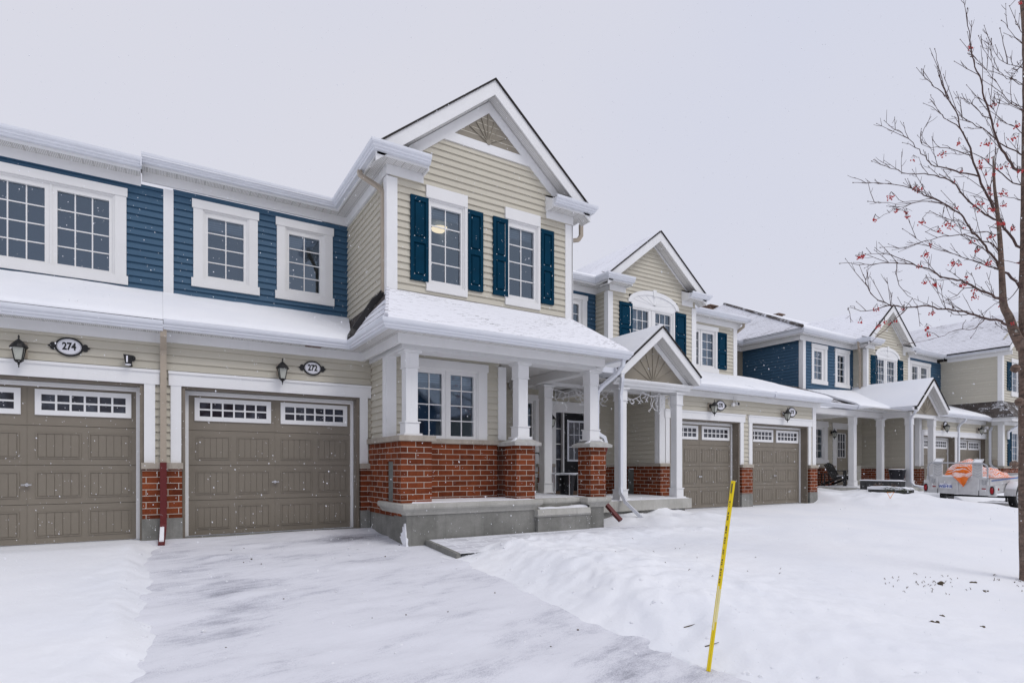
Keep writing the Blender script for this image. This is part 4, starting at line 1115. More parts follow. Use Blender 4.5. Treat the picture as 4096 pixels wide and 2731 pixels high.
# porch of 266 and 264
p = h266
mE2 = front(2.13)
ho = [window(p, mE2, 20.03, 20.68, 1.315, 2.54, [(20.09, 20.60)], 2, 4, cs=.21, ch=.20, cz=.14, ext=.03, zs=(1.39, 2.44))]
siding('siding', p, mE2, M['beige'], 1.10, 3.0, cst(18.6), cst(23.4), ho+[(21.42, 22.42, .3, 2.54)])
bx(p, 'brick_wall', M['brick'], (18.6, 21.3, 2.07, 2.2, .2, 1.015)); bx(p, 'stone_cap', M['stone'], (18.6, 21.35, 2.03, 2.2, 1.015, 1.10))
bx(p, 'door_casing', M['vinyl'], (21.25, 21.42, 2.09, 2.13, 1.1, 2.54), (22.42, 22.58, 2.09, 2.13, .36, 2.54), (21.22, 22.61, 2.08, 2.13, 2.54, 2.72))
bx(p, 'door_frame', M['vinyl'], (21.42, 21.52, 2.10, 2.2, .36, 2.535), (22.36, 22.42, 2.10, 2.2, .36, 2.535), (21.52, 22.36, 2.10, 2.2, 2.49, 2.535))
do = bx(p, 'front_door', M['panel'], (21.53, 22.35, 2.14, 2.19, .36, 2.488))
bx(do, 'door_window', M['vinyl'], (21.60, 21.63, 2.115, 2.14, 1.40, 2.34), (22.13, 22.16, 2.115, 2.14, 1.40, 2.34), (21.63, 22.13, 2.115, 2.14, 1.40, 1.43), (21.63, 22.13, 2.115, 2.14, 2.31, 2.34), *[(21.63+.5*k/3-.009, 21.63+.5*k/3+.009, 2.118, 2.138, 1.43, 2.31) for k in (1, 2)], *[(21.63, 22.13, 2.119, 2.137, 1.43+.88*k/3-.009, 1.43+.88*k/3+.009) for k in (1, 2)])
bx(do, 'glass_pane', M['frost'], (21.63, 22.13, 2.137, 2.1395, 1.43, 2.31))
bx(p, 'porch_slab', M['concrete'], (19.33, 23.4, .18, 2.12, .10, .352), (21.35, 23.75, -.52, .18, .10, .3521))
snow_quad(p, [(19.37, .22, .352), (23.3, .22, .352), (23.3, 1.6, .352), (19.37, 1.6, .352)], .03, (30, 14), .015, seed=71, name='porch_snow')
for (x, y) in ((19.98, .72), (21.85, .72)): column(p, x, y, .355, 2.79, .185, .17)
bx(p, 'porch_beam', W, (19.88, 21.95, .62, .82, 2.79, 2.98), (19.8805, 20.07, .82, 2.12, 2.7905, 2.98))
bx(p, 'porch_ceiling', M['soffit'], (19.6, 23.4, -.2, 2.12, 2.985, 3.0))
eave(p, [(19.60, 2.3), (19.60, .36), (21.50, .36), (21.50, -.52)], 3.11, .30, 0, fas=.125, frieze=.005)
bx(p, 'porch_soffit', M['soffit'], (19.61, 21.6, .37, .66, 3.0, 3.012))
slab(p, [(19.56, .33, 3.10), (22.9, .33, 3.10), (22.9, 2.16, 3.98), (19.56, 2.16, 3.80)], .05, M['roofedge'])
snow_quad(p, [(19.54, .25, 3.10), (22.9, .25, 3.10), (22.9, 2.14, 3.99), (19.54, 2.14, 3.80)], .07, (26, 16), .02, seed=72)
# low apron roof beside the 268 garage
slab(p, [(16.2, 2.3, 3.95), (16.2, .5, 3.12), (19.6, .5, 3.12), (19.6, 2.3, 3.95)], .04, M['shingle'])
gutter(p, [(16.15, .42), (16.2, .40), (19.5, .40)], 2.98)
bx(p, 'porch_beam', W, (16.15, 19.88, .62, .80, 2.785, 2.975))
p = h264
for (x, y) in ((21.92, -.19), (23.60, -.19)): column(p, x, y, .355, 2.79, .185, .17)
small_gable(p, 22.80, -.58, 4.12, 3.13, 1.17, -.29, (21.9, 23.6), 2.79, 2.16)
bx(p, 'porch_beam', W, (21.80, 23.72, -.28, -.10, 2.79, 2.985), (21.8005, 22.0, -.10, .8, 2.7905, 2.985), (23.52, 23.7195, -.10, .12, 2.7905, 2.985))
downspout(p, [(21.55, -.56, 3.0), (21.56, -.52, 2.90), (21.70, -.36, 2.80), (21.78, -.30, 2.70), (21.79, -.30, .52), (21.82, -.40, .40), (22.05, -.9, .30), (22.3, -1.3, .26)], wd, .08, .065)
siding('siding', p, left(23.36), M['beige'], 1.08, 3.0, cst(.24), cst(2.14))
corner_board(p, 23.36, .12, 1.08, 2.84, wf=.15, wl=.13)
bx(p, 'brick_wall', M['brick'], (23.32, 23.42, .06, 2.13, .10, .99), (23.4205, 23.64, .06, .3, .10, .99)); bx(p, 'stone_cap', M['stone'], (23.28, 23.43, .02, 2.12, .99, 1.07), (23.43, 23.66, .02, .2, .9905, 1.0705))
for (a, b) in ((23.74, 26.16), (26.76, 29.18)):
    garage_door(p, a, b, .32, .02); 
    garage_opening(p, a, b, .12, .32)
pier(p, 26.29, 26.63, .12)
siding('siding', p, front(.12), M['beige'], 1.08, 2.86, cst(23.5), cst(29.2), [(23.64, 26.26, 1, 2.22), (26.66, 29.20, 1, 2.22)])
eave(p, [(23.9, -.15), (29.6, -.15)], 3.075, .27, 0, fas=.125, frieze=.16)
slab(p, [(23.5, -.17, 3.07), (29.6, -.17, 3.07), (29.6, 1.75, 3.80), (23.5, 1.75, 3.80)], .05, M['roofedge'])
snow_quad(p, [(23.5, -.24, 3.07), (29.1, -.24, 3.07), (29.2, 1.74, 3.80), (23.5, 1.74, 3.80)], .075, (40, 18), .015, seed=74)
downspout(p, [(26.52, -.18, 2.98), (26.52, -.14, 2.86), (26.52, .02, 2.72), (26.52, .07, 2.62), (26.52, .07, .2)], wd, .10, .07)
downspout(p, [(29.45, -.22, 2.98), (29.42, -.20, 2.86), (29.18, -.10, 2.66), (29.10, -.08, 2.55), (29.10, -.08, 1.2), (29.10, -.16, 1.06), (29.10, -.30, .98), (29.10, -.32, .3)], wd, .09, .065)
bx(p, 'keypad', M['gutter'], (29.25, 29.275, .2, .3, 1.35, 1.62))
# =================================================================== beige end house
h262 = thing('townhouse', 'townhouse at the far right with a plain beige side wall, partly behind the tree', 'house', (31, 0, 0), G_HOUSE)
p = h262
siding('siding', p, left(29.16), M['beige'], 3.77, 5.70, cst(-.32), cst(1.74))
corner_board(p, 29.15, -.45, 3.77, 5.66, wf=.16, wl=.13)
mW = front(-.45)
for (a, b, c, d) in ((29.62, 30.06, 4.245, 5.43), (29.66, 30.06, .98, 2.52)): shutter(p, mW, a, b, c, d)
ho = [window(p, mW, 30.12, 31.5, 4.16, 5.45, [(30.2, 30.75), (30.87, 31.42)], 3, 4, cs=.06, ch=.16, cz=.14, zs=(4.24, 5.36), curtain=[(30.15, 31.45)])]
siding('siding', p, mW, M['beige'], 3.77, 7.6, lambda z: max(29.3, 32-(8.0-z)/.6), lambda z: min(34.9, 32+(8.0-z)/.6), ho)
ho = [window(p, mW, 30.12, 31.7, .98, 2.55, [(30.2, 30.84), (30.98, 31.62)], 3, 5, cs=.06, ch=.16, cz=.0, zs=(1.05, 2.46), curtain=[(30.15, 31.65)])]
siding('siding', p, mW, M['beige'], 1.09, 3.0, cst(29.3), cst(34.9), ho)
siding('siding', p, left(29.21), M['beige'], 1.09, 3.0, cst(-.32), cst(.12))
corner_board(p, 29.20, -.45, 1.09, 2.86, wf=.16, wl=.14)
bx(p, 'brick_wall', M['brick'], (29.17, 29.3, -.50, .12, .05, 1.0), (29.3005, 34.9, -.50, -.3, .05, 1.0)); bx(p, 'stone_cap', M['stone'], (29.12, 29.3, -.54, .1, 1.0, 1.08), (29.3, 34.9, -.54, -.4, 1.0005, 1.0805))
bx(p, 'wall_vent', M['beigeds'], (29.13, 29.20, -.30, -.16, 1.12, 1.36), (29.11, 29.13, -.28, -.18, 1.15, 1.33))
eave(p, [(28.92, 1.45), (28.92, -.80)], 5.95, .24, 0, fas=.17, frieze=.155)
slab(p, [(28.76, -.85, 5.93), (28.76, 9, 5.93), (32, 9, 7.9), (32, -.85, 7.9)], .05, M['roofedge'])
slab(p, [(35.2, 9, 5.93), (35.2, -.85, 5.93), (32, -.85, 7.9), (32, 9, 7.9)], .05, M['roofedge'])
slab(p, [(28.74, -.83, 5.945), (28.74, 9, 5.945), (32, 9, 7.925), (32, -.83, 7.925)], .012, M['dustthin'], 'roof_snow')
rk = MB()
for sg in (-1, 1): rk.prism([(32, -.86, 7.9), (32+sg*3.24, -.86, 5.93), (32+sg*3.24, -.86, 5.72), (32, -.86, 7.68)], (0, .03, 0))
rk.build('rake_board', W, p)
slab(p, [(28.72, -.98, 3.10), (28.72, -.20, 3.10), (29.16, 1.7, 3.78), (29.16, -.44, 3.78)], .03, M['shingle'])
slab(p, [(28.72, -.98, 3.10), (35, -.98, 3.10), (35, -.44, 3.78), (29.16, -.44, 3.78)], .03, M['shingle'])
eave(p, [(28.80, -.10), (28.80, -.90), (35, -.90)], 3.09, .40, 0, fas=.18, frieze=.14, gut=False)
downspout(p, [(30.2, -.95, 2.95), (29.75, -.62, 2.62), (29.55, -.54, 2.5), (29.55, -.54, 2.2)], wd, .08, .06)
bx(p, 'wall', M['beige'], (34.8, 34.9, -.4, 9, 0, 5.7))
# =================================================================== lamps, signs, cameras
GL = 'black wall lanterns above the garage doors'
lan = lantern((-1.903, -.225, 2.555), 'black wall lantern left of the oval 274 sign', GL)
for (x, y, z, lb) in ((1.271, -.225, 2.575, 'black wall lantern above the garage door, left of the 272 sign'), (11.46, -.225, 2.56, 'black wall lantern just left of the 270 sign'), (14.52, -.225, 2.52, 'black wall lantern just left of the 268 sign'),
                  (25.2, .095, 2.58, 'black wall lantern with a pale disc behind it, over the garage door behind the trailer'), (28.35, .095, 2.58, 'black wall lantern beside twin floodlights, over the rightmost garage door'),
                  (7.50, 1.225, 2.16, 'black wall lantern on the deep porch wall left of the black front door'), (21.10, 2.105, 2.32, 'black wall lantern between the porch window and taupe front door')):
    dup(lan, (x, y, z), lb, GL)
GS = 'oval house number signs'
number_sign('274', -1.405, -.222, 2.652, 'black and white oval number sign reading 274', GS, .44, .255)
number_sign('272', 1.757, -.222, 2.653, 'black and white oval number sign reading 272', GS, .41, .235)
number_sign('270', 11.853, -.235, 2.616, 'black and white oval number sign reading 270', GS, .50, .27)
number_sign('268', 14.93, -.235, 2.60, 'black and white oval number sign reading 268', GS, .52, .28)
t = thing('house_number_sign', 'pale round number disc behind the lantern over the garage door behind the trailer', 'house sign', (25.42, .10, 2.66), GS)
mb = MB(); mb.lathe((25.42, .10, 2.66), [(.16, 0), (.155, -.02)], 18, 'y'); mb.build('plaque', M['black'], t)
mb = MB(); mb.lathe((25.42, .079, 2.66), [(.12, 0), (.118, -.004)], 18, 'y'); mb.build('face', M['signwhite'], t)
t = thing('motion_light', 'small black motion light on the beige siding right of the 274 sign', 'motion light', (-.715, -.22, 2.547))
mb = MB(); mb.lathe((-.70, -.215, 2.57), [(.042, 0), (.042, -.02), (.02, -.03), (.018, -.05)], 12, 'y'); mb.prism([(-.80, -.30, 2.60), (-.70, -.25, 2.60), (-.70, -.25, 2.47), (-.775, -.30, 2.47)], (.0, -.06, .0)); mb.lathe((-.71, -.27, 2.445), [(.01, 0), (.022, .012), (.01, .035)], 8); mb.build('housing', M['black'], t)
mb = MB(); mb.box(-.765, -.745, -.366, -.361, 2.49, 2.58); mb.build('light_strip', M['signwhite'], t)
mb = MB(); mb.lathe((-.745, -.325, 2.462), [(.012, -.012), (.035, -.004), (.036, .008)], 10); mb.build('sensor', M['signwhite'], t)
t = thing('security_camera', 'white twin-headed security camera hanging under the eave between the 270 and 268 signs', 'security camera', (12.35, -.30, 2.70))
mb = MB()
for xx in (12.32, 12.42): mb.tube([(xx, -.28, 2.86), (xx, -.30, 2.70)], .008, 6)
mb.lathe((12.28, -.30, 2.66), [(.045, -.03), (.05, 0), (.045, .03)], 12, 'y'); mb.lathe((12.40, -.27, 2.68), [(.045, 0), (.048, -.10), (.03, -.105)], 12, 'y'); mb.build('housing', M['stepcam'], t)
mb = MB(); mb.lathe((12.40, -.376, 2.68), [(.040, 0), (.038, -.006)], 12, 'y'); mb.build('lens', M['black'], t)
t = thing('floodlight', 'white twin floodlight on the wall right of the rightmost garage lantern', 'floodlight', (28.8, .09, 2.62))
mb = MB(); mb.lathe((28.8, .10, 2.60), [(.05, 0), (.05, -.04)], 10, 'y')
for sx, dz in ((-.10, -.05), (.12, .08)): mb.box(28.8+sx-.09, 28.8+sx+.09, -.06, .02, 2.60+dz-.06, 2.60+dz+.06); mb.tube([(28.8, .06, 2.6), (28.8+sx, .0, 2.6+dz)], .012, 6)
mb.build('housing', M['stepcam'], t)
# icicle lights across the 270 porch
rng = random.Random(11)
t = thing('icicle_lights', 'white icicle string lights sagging under the eave of the 270 porch', 'string lights', (8.3, -.6, 2.75))
mb = MB(); bl = MB()
def strand(pts):
    mb.tube(pts, .007, 5, caps=False)
    for a, b in zip(pts[:-1], pts[1:]):
        L = (Vector(b)-Vector(a)).length; n = max(1, int(L/.045))
        for k in range(n):
            q = Vector(a).lerp(Vector(b), (k+rng.random())/n); dvec = Vector((rng.uniform(-1, 1), rng.uniform(-.6, .6), rng.uniform(-1.2, .3))).normalized()*.042
            bl.tube([q, q+dvec], [.005, .0075], 4)
def sagging(x0, y0, z0, x1, y1, z1, sag, nd, drop):
    n = nd*2; prev = None; pts = []
    for k in range(n+1):
        f = k/n; pts.append((x0+(x1-x0)*f+rng.uniform(-.015, .015), y0+(y1-y0)*f, z0+(z1-z0)*f-sag*4*f*(1-f)+rng.uniform(-.02, .02)))
    strand(pts)
    for k in range(1, n, 1):
        x, y, z = pts[k]; d = drop*rng.uniform(.4, 1.0); m_ = 4
        strand([(x+rng.uniform(-.03, .03)*j, y, z-d*j/m_) for j in range(m_+1)])
sagging(7.95, -.86, 2.60, 8.55, -.86, 2.68, .16, 3, .16)
sagging(8.50, -.86, 2.68, 9.05, -.86, 2.68, .10, 3, .36)
sagging(9.0, -.86, 2.68, 9.42, -.86, 2.66, .08, 2, .42)
sagging(7.72, -.75, 2.66, 7.05, -.40, 2.62, .22, 4, .22)
sagging(6.75, .05, 2.76, 7.45, .05, 2.76, .10, 3, .34)
sagging(7.4, .05, 2.76, 8.2, .05, 2.74, .12, 3, .40)
mb.build('cord', M['lightcord'], t); bl.build('bulbs', M['lightcord'], t)
# porch furniture at 272/270
t = thing('bench', 'small chrome legged bench with pale seat beside the black front door', 'bench', (6.9, .1, .49))
mb = MB()
X0, X1, Y0, Y1, ZT = 6.78, 7.42, -.02, .30, .90
for x in (X0, X1):
    for y in (Y0, Y1): mb.tube([(x, y, .36), (x, y, ZT)], .017, 8)
for y in (Y0, Y1): mb.tube([(X0-.02, y, ZT), (X1+.12, y, ZT)], .017, 8)
mb.build('frame', M['chrome'], t)
mb = MB(); mb.box(X0, X1+.08, Y0+.02, Y1-.02, ZT-.03, ZT-.005); mb.build('seat', M['chrome'], t)
t = thing('chair', 'black tube chair with wooden seat behind the inner porch column', 'chair', (6.95, .8, .49))
mb = MB(); mb.tube([(6.75, .75, .49), (6.75, .75, 1.28), (6.80, .78, 1.36), (7.02, .92, 1.36), (7.08, .95, 1.28), (7.08, .95, .49)], .016, 8); mb.tube([(6.75, .75, .92), (7.08, .95, .92)], .012, 6); mb.build('frame', M['black'], t)
mb = MB(); mb.box(6.74, 7.06, .55, .95, .90, .93); mb.build('seat', M['seatwood'], t)
t = thing('flower_pot', 'tall black pot on the 270 porch slab half hidden by the white downspout', 'pot', (7.5, .5, .352))
mb = MB(); mb.lathe((7.5, .5, .352), [(.14, 0), (.20, .52), (.215, .53), (.215, .56), (.19, .56), (.18, .50)], 20); mb.build('pot', M['pot'], t)
t = thing('adirondack_chair', 'black slatted adirondack chair on the far porch', 'chair', (20.3, 1.25, .352))
mb = MB(); cx, cy, z0 = 20.15, 1.25, .352
for k in range(6):
    x = cx-.25+.10*k; mb.prism([(x, cy+.15, z0+.30), (x+.085, cy+.15, z0+.30), (x+.085, cy+.42, z0+.86-.03*abs(k-2.5)), (x, cy+.42, z0+.86-.03*abs(k-2.5))], (0, .02, .008))
mb.build('backrest', M['black'], t)
mb = MB()
for k in range(5): mb.prism([(cx-.27, cy-.36+.11*k, z0+.38-.025*k), (cx+.27, cy-.36+.11*k, z0+.38-.025*k), (cx+.27, cy-.26+.11*k, z0+.36-.025*k), (cx-.27, cy-.26+.11*k, z0+.36-.025*k)], (0, 0, .02))
mb.build('seat', M['black'], t)
for sx in (-1, 1):
    mb = MB(); mb.box(cx+sx*.32-.05, cx+sx*.32+.05, cy-.42, cy+.25, z0+.55, z0+.575); mb.build('armrest', M['black'], t)
    mb = MB(); mb.box(cx+sx*.32-.02, cx+sx*.32+.02, cy-.40, cy-.30, z0, z0+.549); mb.build('leg', M['black'], t)
    mb = MB(); mb.prism([(cx+sx*.30-.015, cy-.30, z0+.33), (cx+sx*.30-.015, cy+.45, z0+.02), (cx+sx*.30-.015, cy+.45, z0+.11), (cx+sx*.30-.015, cy-.30, z0+.40)], (.03, 0, 0)); mb.build('leg', M['black'], t)
mb = MB(); mb.prism([(cx-.2, cy-.30, z0+.402), (cx+.2, cy-.30, z0+.402), (cx+.2, cy+.0, z0+.36), (cx-.2, cy+.0, z0+.36)], (0, 0, .03)); mb.build('seat_snow', M['snow'], t)
t = thing('side_table', 'low black side table left of the black adirondack chair', 'side table', (19.62, 1.55, .352))
mb = MB(); mb.box(19.45, 19.80, 1.38, 1.72, .80, .83)
for x in (19.47, 19.75):
    for y in (1.40, 1.66): mb.box(x, x+.03, y, y+.03, .352, .80)
mb.build('table', M['black'], t)
t = thing('planter_pot', 'wide black tapered pot with snow rim between the far porch columns', 'pot', (21.55, .03, .352))
mb = MB(); mb.lathe((21.55, .03, .352), [(.17, 0), (.25, .56), (.27, .57), (.27, .61), (.24, .61), (.23, .57)], 22); mb.build('pot', M['pot'], t)
mb = MB(); mb.lathe((21.55, .03, .93), [(.24, 0), (.25, .02), (.268, .03), (.22, .05), (.05, .055)], 18); mb.build('snow_top', M['snow'], t)
t = thing('planter_box', 'dark stepped timber planter box under snow in front of the far porch', 'planter', (19.0, -.7, .1))
mb = MB(); mb.box(19.0, 19.30, -1.22, -.03, -.1, .605); mb.box(18.985, 19.0, -.56, -.52, -.1, .60); mb.box(18.988, 19.0, -.20, -.16, -.1, .60); mb.build('back_box', M['planter'], t)
mb = MB(); mb.box(18.45, 18.98, -1.60, -.55, -.1, .355); mb.box(18.43, 18.45, -1.10, -1.06, -.1, .35); mb.build('front_box', M['planter'], t)
snow_quad(t, [(18.98, -1.24, .606), (19.31, -1.24, .606), (19.31, -.02, .606), (18.98, -.02, .606)], .035, (6, 18), .01, seed=81, name='snow_top')
snow_quad(t, [(18.42, -1.62, .356), (18.97, -1.62, .356), (18.97, -.54, .356), (18.42, -.54, .356)], .09, (12, 20), .05, seed=82, name='snow_top')
rng = random.Random(5); mb = MB()
for k in range(90):
    b = Vector((18.50+rng.uniform(-.12, .25), rng.uniform(-1.65, -1.05), .36+rng.uniform(-.02, .05))); d = Vector((rng.uniform(-.28, .06), rng.uniform(-.16, .16), rng.uniform(-.14, .06))); c = b+d*.5+Vector((0, 0, .03))
    mb.tube([b, c, b+d], [.006, .005, .001], 4, caps=False)
mb.build('evergreen_sprigs', M['evergreen'], t)
mb = MB()
for k in range(40):
    b = Vector((18.6+rng.uniform(-.05, .3), rng.choice((-.72, -1.12))+rng.uniform(-.10, .10), .38)); d = Vector((rng.uniform(-.06, .06), rng.uniform(-.1, .1), rng.uniform(.08, .2)))
    mb.tube([b, b+d], [.005, .002], 4, caps=False)
mb.build('dried_flowers', M['ventwood'], t)
t = thing('wire_marker', 'small orange triangular wire marker poking out of the lawn snow', 'marker', (16.4, -2.15, .15))
mb = MB(); mb.tube([(16.36, -2.15, .20), (16.33, -2.09, .36), (16.40, -2.23, .37), (16.36, -2.15, .20)], .008, 5); mb.build('wire', M['orangewire'], t)
# =================================================================== trailer
t = thing('utility_trailer', 'white and grey aluminium utility trailer with tailgate ramps parked before the far porch', 'trailer', (20.5, -2.6, 0))
A = M['alu']
def roll(y): return -.032*(-(y+1.85))           # the whole body leans to its right
def tb(name, mat, boxes, par=t, pitch=.038):
    """boxes in trailer space: x along body, y across, z up; sheared by roll and pitch"""
    mb = MB()
    for b in boxes: mb.box(*b)
    mb.v = [(x, y, z+roll(y)+pitch*max(0, x-19.3)) for x, y, z in mb.v]
    return mb.build(name, mat, par)
YL, YR = -1.845, -3.305; Z0, Z1 = .285, .775
tg = tb('tailgate', A, [(19.315, 19.335, YR+.03, YL-.03, Z0+.02, Z1-.03), (19.30, 19.345, YR, YL, Z1-.035, Z1), (19.30, 19.345, YR, YL, Z0, Z0+.035), (19.295, 19.35, YL-.035, YL, Z0, Z1), (19.295, 19.35, YR, YR+.035, Z0, Z1),
   (19.29, 19.335, -2.10, -2.045, Z0, Z1-.03), (19.29, 19.335, -2.60, -2.545, Z0, Z1-.03), (19.29, 19.335, -3.10, -3.045, Z0, Z1-.03)] + [(19.308, 19.315, YR+.04, YL-.04, Z0+.10*k+.093, Z0+.10*k+.099) for k in range(4)])
pl = MB(); pl.box(19.284, 19.289, -2.435, -2.145, .428, .572); pl.v = [(x, y, z+roll(y)*.9+.006) for x, y, z in pl.v]; plo = pl.build('licence_plate', M['signwhite'], tg)
put_text('W50\u00b791R', .105, (19.282, -2.29, .490+roll(-2.29)), M['plateblue'], plo, 'plate_text', .80, (R(90)-0, R(0), R(-90)), .0015)
put_text('ONTARIO', .022, (19.282, -2.29, .556+roll(-2.29)), M['plateblue'], plo, 'plate_text', 1.0, (R(90), 0, R(-90)), .001)
for y in (-2.0, -3.20): tb('reflector', M['redlens'], [(19.300, 19.313, y-.045, y+.045, .46, .49)], tg)
for y in (-1.97, -3.20):
    hk = MB(); hk.tube([(19.30, y+.03, .73), (19.285, y+.02, .68), (19.28, y+.03, .62), (19.28, y-.0, .58), (19.28, y-.04, .61), (19.29, y-.05, .70)], .010, 6); hk.v = [(x, yy, z+roll(yy)) for x, yy, z in hk.v]; hk.build('latch_hook', M['metal'], tg)
for y in (-2.085, -3.09): tb('latch_pin', M['black'], [(19.28, 19.29, y-.006, y+.006, .28, .42)], tg)
body = tb('body', A, [(19.36, 22.4, YR-.005, YR+.02, Z0+.05, Z1-.20), (19.36, 22.4, YL-.02, YL+.005, Z0+.05, Z1), (19.36, 22.4, YR, YL, Z0+.02, Z0+.05), (22.38, 22.4, YR, YL, Z0, Z1), (19.36, 22.4, YR-.03, YR+.0, Z1-.205, Z1-.02), (19.36, 22.4, YR-.035, YR+.03, Z1-.02, Z1), (19.30, 19.40, YR-.16, YR-.0, Z0-.01, Z1-.20), (19.30, 19.40, YL, YL+.12, Z0+.0, Z1-.12), (19.30, 19.42, YL+.0, YL+.05, Z1-.12, Z1)])
tb('side_stripe', M['bluestripe'], [(19.42, 22.4, YR-.034, YR-.0305, Z1-.095, Z1-.055)], body)
for yy, r_ in ((YR-.085, 1), (YL+.065, 0)):
    lt = MB()
    for sc, x0, m_ in ((1.0, 19.297, 'b'), (.74, 19.288, 'r')):
        pts = []
        for k in range(24):
            a = 2*math.pi*k/24; pts.append((x0, yy+.052*sc*math.cos(a), .435+.115*sc*max(-1, min(1, 1.15*math.sin(a)))))
        lt = MB(); lt.prism([(x, y, z+roll(y)) for x, y, z in pts], (-.012, 0, 0)); lt.build('tail_light' if m_ == 'b' else 'tail_light_lens', M['black'] if m_ == 'b' else M['redlens'], t)
sl = MB(); sl.lathe((19.48, YR-.165, .47+roll(YR)), [(.034, 0), (.034, -.012), (.02, -.02)], 12, 'y'); sl.build('side_marker', M['redlens'], t)
for (a, b) in ((-2.205, -1.965), (-3.165, -2.93)):
    rp = tb('ramp', A, [(19.30, 19.335, b-.018, b, Z1, 1.17), (19.30, 19.335, a, a+.018, Z1, 1.17), (19.318, 19.33, a+.018, b-.018, Z1, 1.17), (19.30, 19.335, a, b, 1.171, 1.195)])
    rib = MB()
    for k in range(5):
        z = .83+.075*k; yc = (a+b)/2
        for sg in (-1, 1): rib.tube([(19.314, yc, z-.035), (19.314, yc+sg*(b-a)*.42, z+.03)], .006, 5)
    rib.v = [(x, y, z+roll(y)) for x, y, z in rib.v]; rib.build('ramp_tread', M['metal'], rp)
    lip = MB(); lip.prism([(19.30, a, 1.195), (19.30, b, 1.195), (19.44, b, 1.30), (19.44, a, 1.30)], (0, 0, .012)); lip.v = [(x, y, z+roll(y)) for x, y, z in lip.v]; lip.build('ramp_lip', A, rp)
    sn = MB(); sn.prism([(19.302, a+.03, 1.208), (19.302, b-.03, 1.208), (19.39, b-.05, 1.275), (19.39, a+.04, 1.27)], (0, 0, .012)); sn.v = [(x, y, z+roll(y)) for x, y, z in sn.v]; sn.build('ramp_snow', M['snow'], rp)
hp = MB(); hp.tube([(19.27, YL-.005, Z1-.1), (19.27, YL-.005, 1.06), (19.27, YL-.03, 1.13), (19.27, YL-.10, 1.175), (19.27, YL-.2, 1.18), (19.27, YR+.2, 1.18), (19.27, YR+.10, 1.175), (19.27, YR+.03, 1.13), (19.27, YR+.005, 1.06), (19.27, YR+.005, Z1-.1)], .021, 8)
hp.v = [(x, y, z+roll(y)) for x, y, z in hp.v]; hp.build('hoop_rail', M['metal'], t)
snow_quad(t, [(19.32, YR+.05, Z1+roll(-3.3)+.001), (19.62, YR+.05, Z1+roll(-3.3)), (19.62, YL-.04, Z1+roll(-1.9)), (19.32, YL-.04, Z1+roll(-1.9)+.001)], .045, (6, 24), .02, seed=90, name='load_snow')
# wheel with fender
wy = YR-.15; wc = (20.75, wy, .165)
w = MB(); w.lathe((wc[0], wc[1]+.09, wc[2]), [(.20, 0), (.295, -.005), (.315, -.03), (.315, -.15), (.295, -.175), (.20, -.18)], 28, 'y'); wo = w.build('wheel', M['tyre'], t)
w = MB(); w.lathe((wc[0], wc[1]-.088, wc[2]), [(.205, 0), (.20, -.012), (.165, -.006), (.15, .03), (.08, .01), (.075, -.03), (.03, -.04)], 24, 'y')
for k in range(8):
    a = 2*math.pi*k/8; w.tube([(wc[0]+.07*math.cos(a), wc[1]-.085, wc[2]+.07*math.sin(a)), (wc[0]+.19*math.cos(a), wc[1]-.098, wc[2]+.19*math.sin(a))], .020, 5)
w.build('rim', M['white'], wo)
f = MB(); n = 12
o_ = []; i_ = []
for k in range(n+1):
    a = math.pi*(1-k/n)*.98+.01; o_.append((wc[0]+.43*math.cos(a), wc[2]+.03+.40*math.sin(a))); i_.append((wc[0]+.41*math.cos(a), wc[2]+.03+.38*math.sin(a)))
for k in range(n):
    f.prism([(o_[k][0], wy-.13, o_[k][1]), (o_[k+1][0], wy-.13, o_[k+1][1]), (i_[k+1][0], wy-.13, i_[k+1][1]), (i_[k][0], wy-.13, i_[k][1])], (0, .26, 0))
f.build('fender', A, t)
sn = MB()
for k in range(2, n-2): sn.prism([(o_[k][0], wy-.12, o_[k][1]+.001), (o_[k+1][0], wy-.12, o_[k+1][1]+.001), (o_[k+1][0], wy-.12, o_[k+1][1]+.03), (o_[k][0], wy-.12, o_[k][1]+.03)], (0, .23, 0))
sn.build('fender_snow', M['snow'], t)
ax = MB(); ax.tube([(20.75, YL, .17), (20.75, wy+.05, .165)], .03, 8); ax.box(22.4, 23.9, -2.63, -2.52, .30, .38); ax.tube([(22.9, -2.57, .3), (22.9, -2.57, -.08)], .03, 8); ax.lathe((20.75, YL-.0, .165), [(.30, 0), (.30, .16)], 24, 'y'); ax.build('axle_and_tongue', M['black'], t)
# orange tarp heaped over the load, one corner hanging over the tailgate
tp = MB(); N = 46; rng = random.Random(3)
def tarp_h(y, x):
    h = .80+.50*math.exp(-((y+2.60)/.34)**2*1.1)*math.exp(-((x-19.95)/.62)**2) + .20*math.exp(-((y+3.18)/.22)**2)*math.exp(-((x-20.1)/.4)**2)+.14*math.exp(-((y+2.30)/.12)**2)*math.exp(-((x-19.7)/.25)**2)
    f = mnoise.noise(Vector((y*4.2, x*3.2, 1)))*.07 + abs(mnoise.noise(Vector((y*9+x*4, x*5-y*3, 4))))*.09+ abs(mnoise.noise(Vector((y*17, x*11, 9))))*.03
    return h+f-.05
g = []
for j in range(N+1):
    row = []
    for i in range(N+1):
        y = -2.12-1.33*i/N; x = 19.42+1.35*j/N
        e = min(i, N-i, j*2, N-j)/5.0; z = tarp_h(y, x)
        if e < 1: z = z*(e)+(1-e)*.74
        row.append((x, y+.03*mnoise.noise(Vector((y*5, x*5, 7))), z))
    g.append(row)
for j in range(N):
    for i in range(N): tp.face([g[j][i], g[j+1][i], g[j+1][i+1], g[j][i+1]], True)
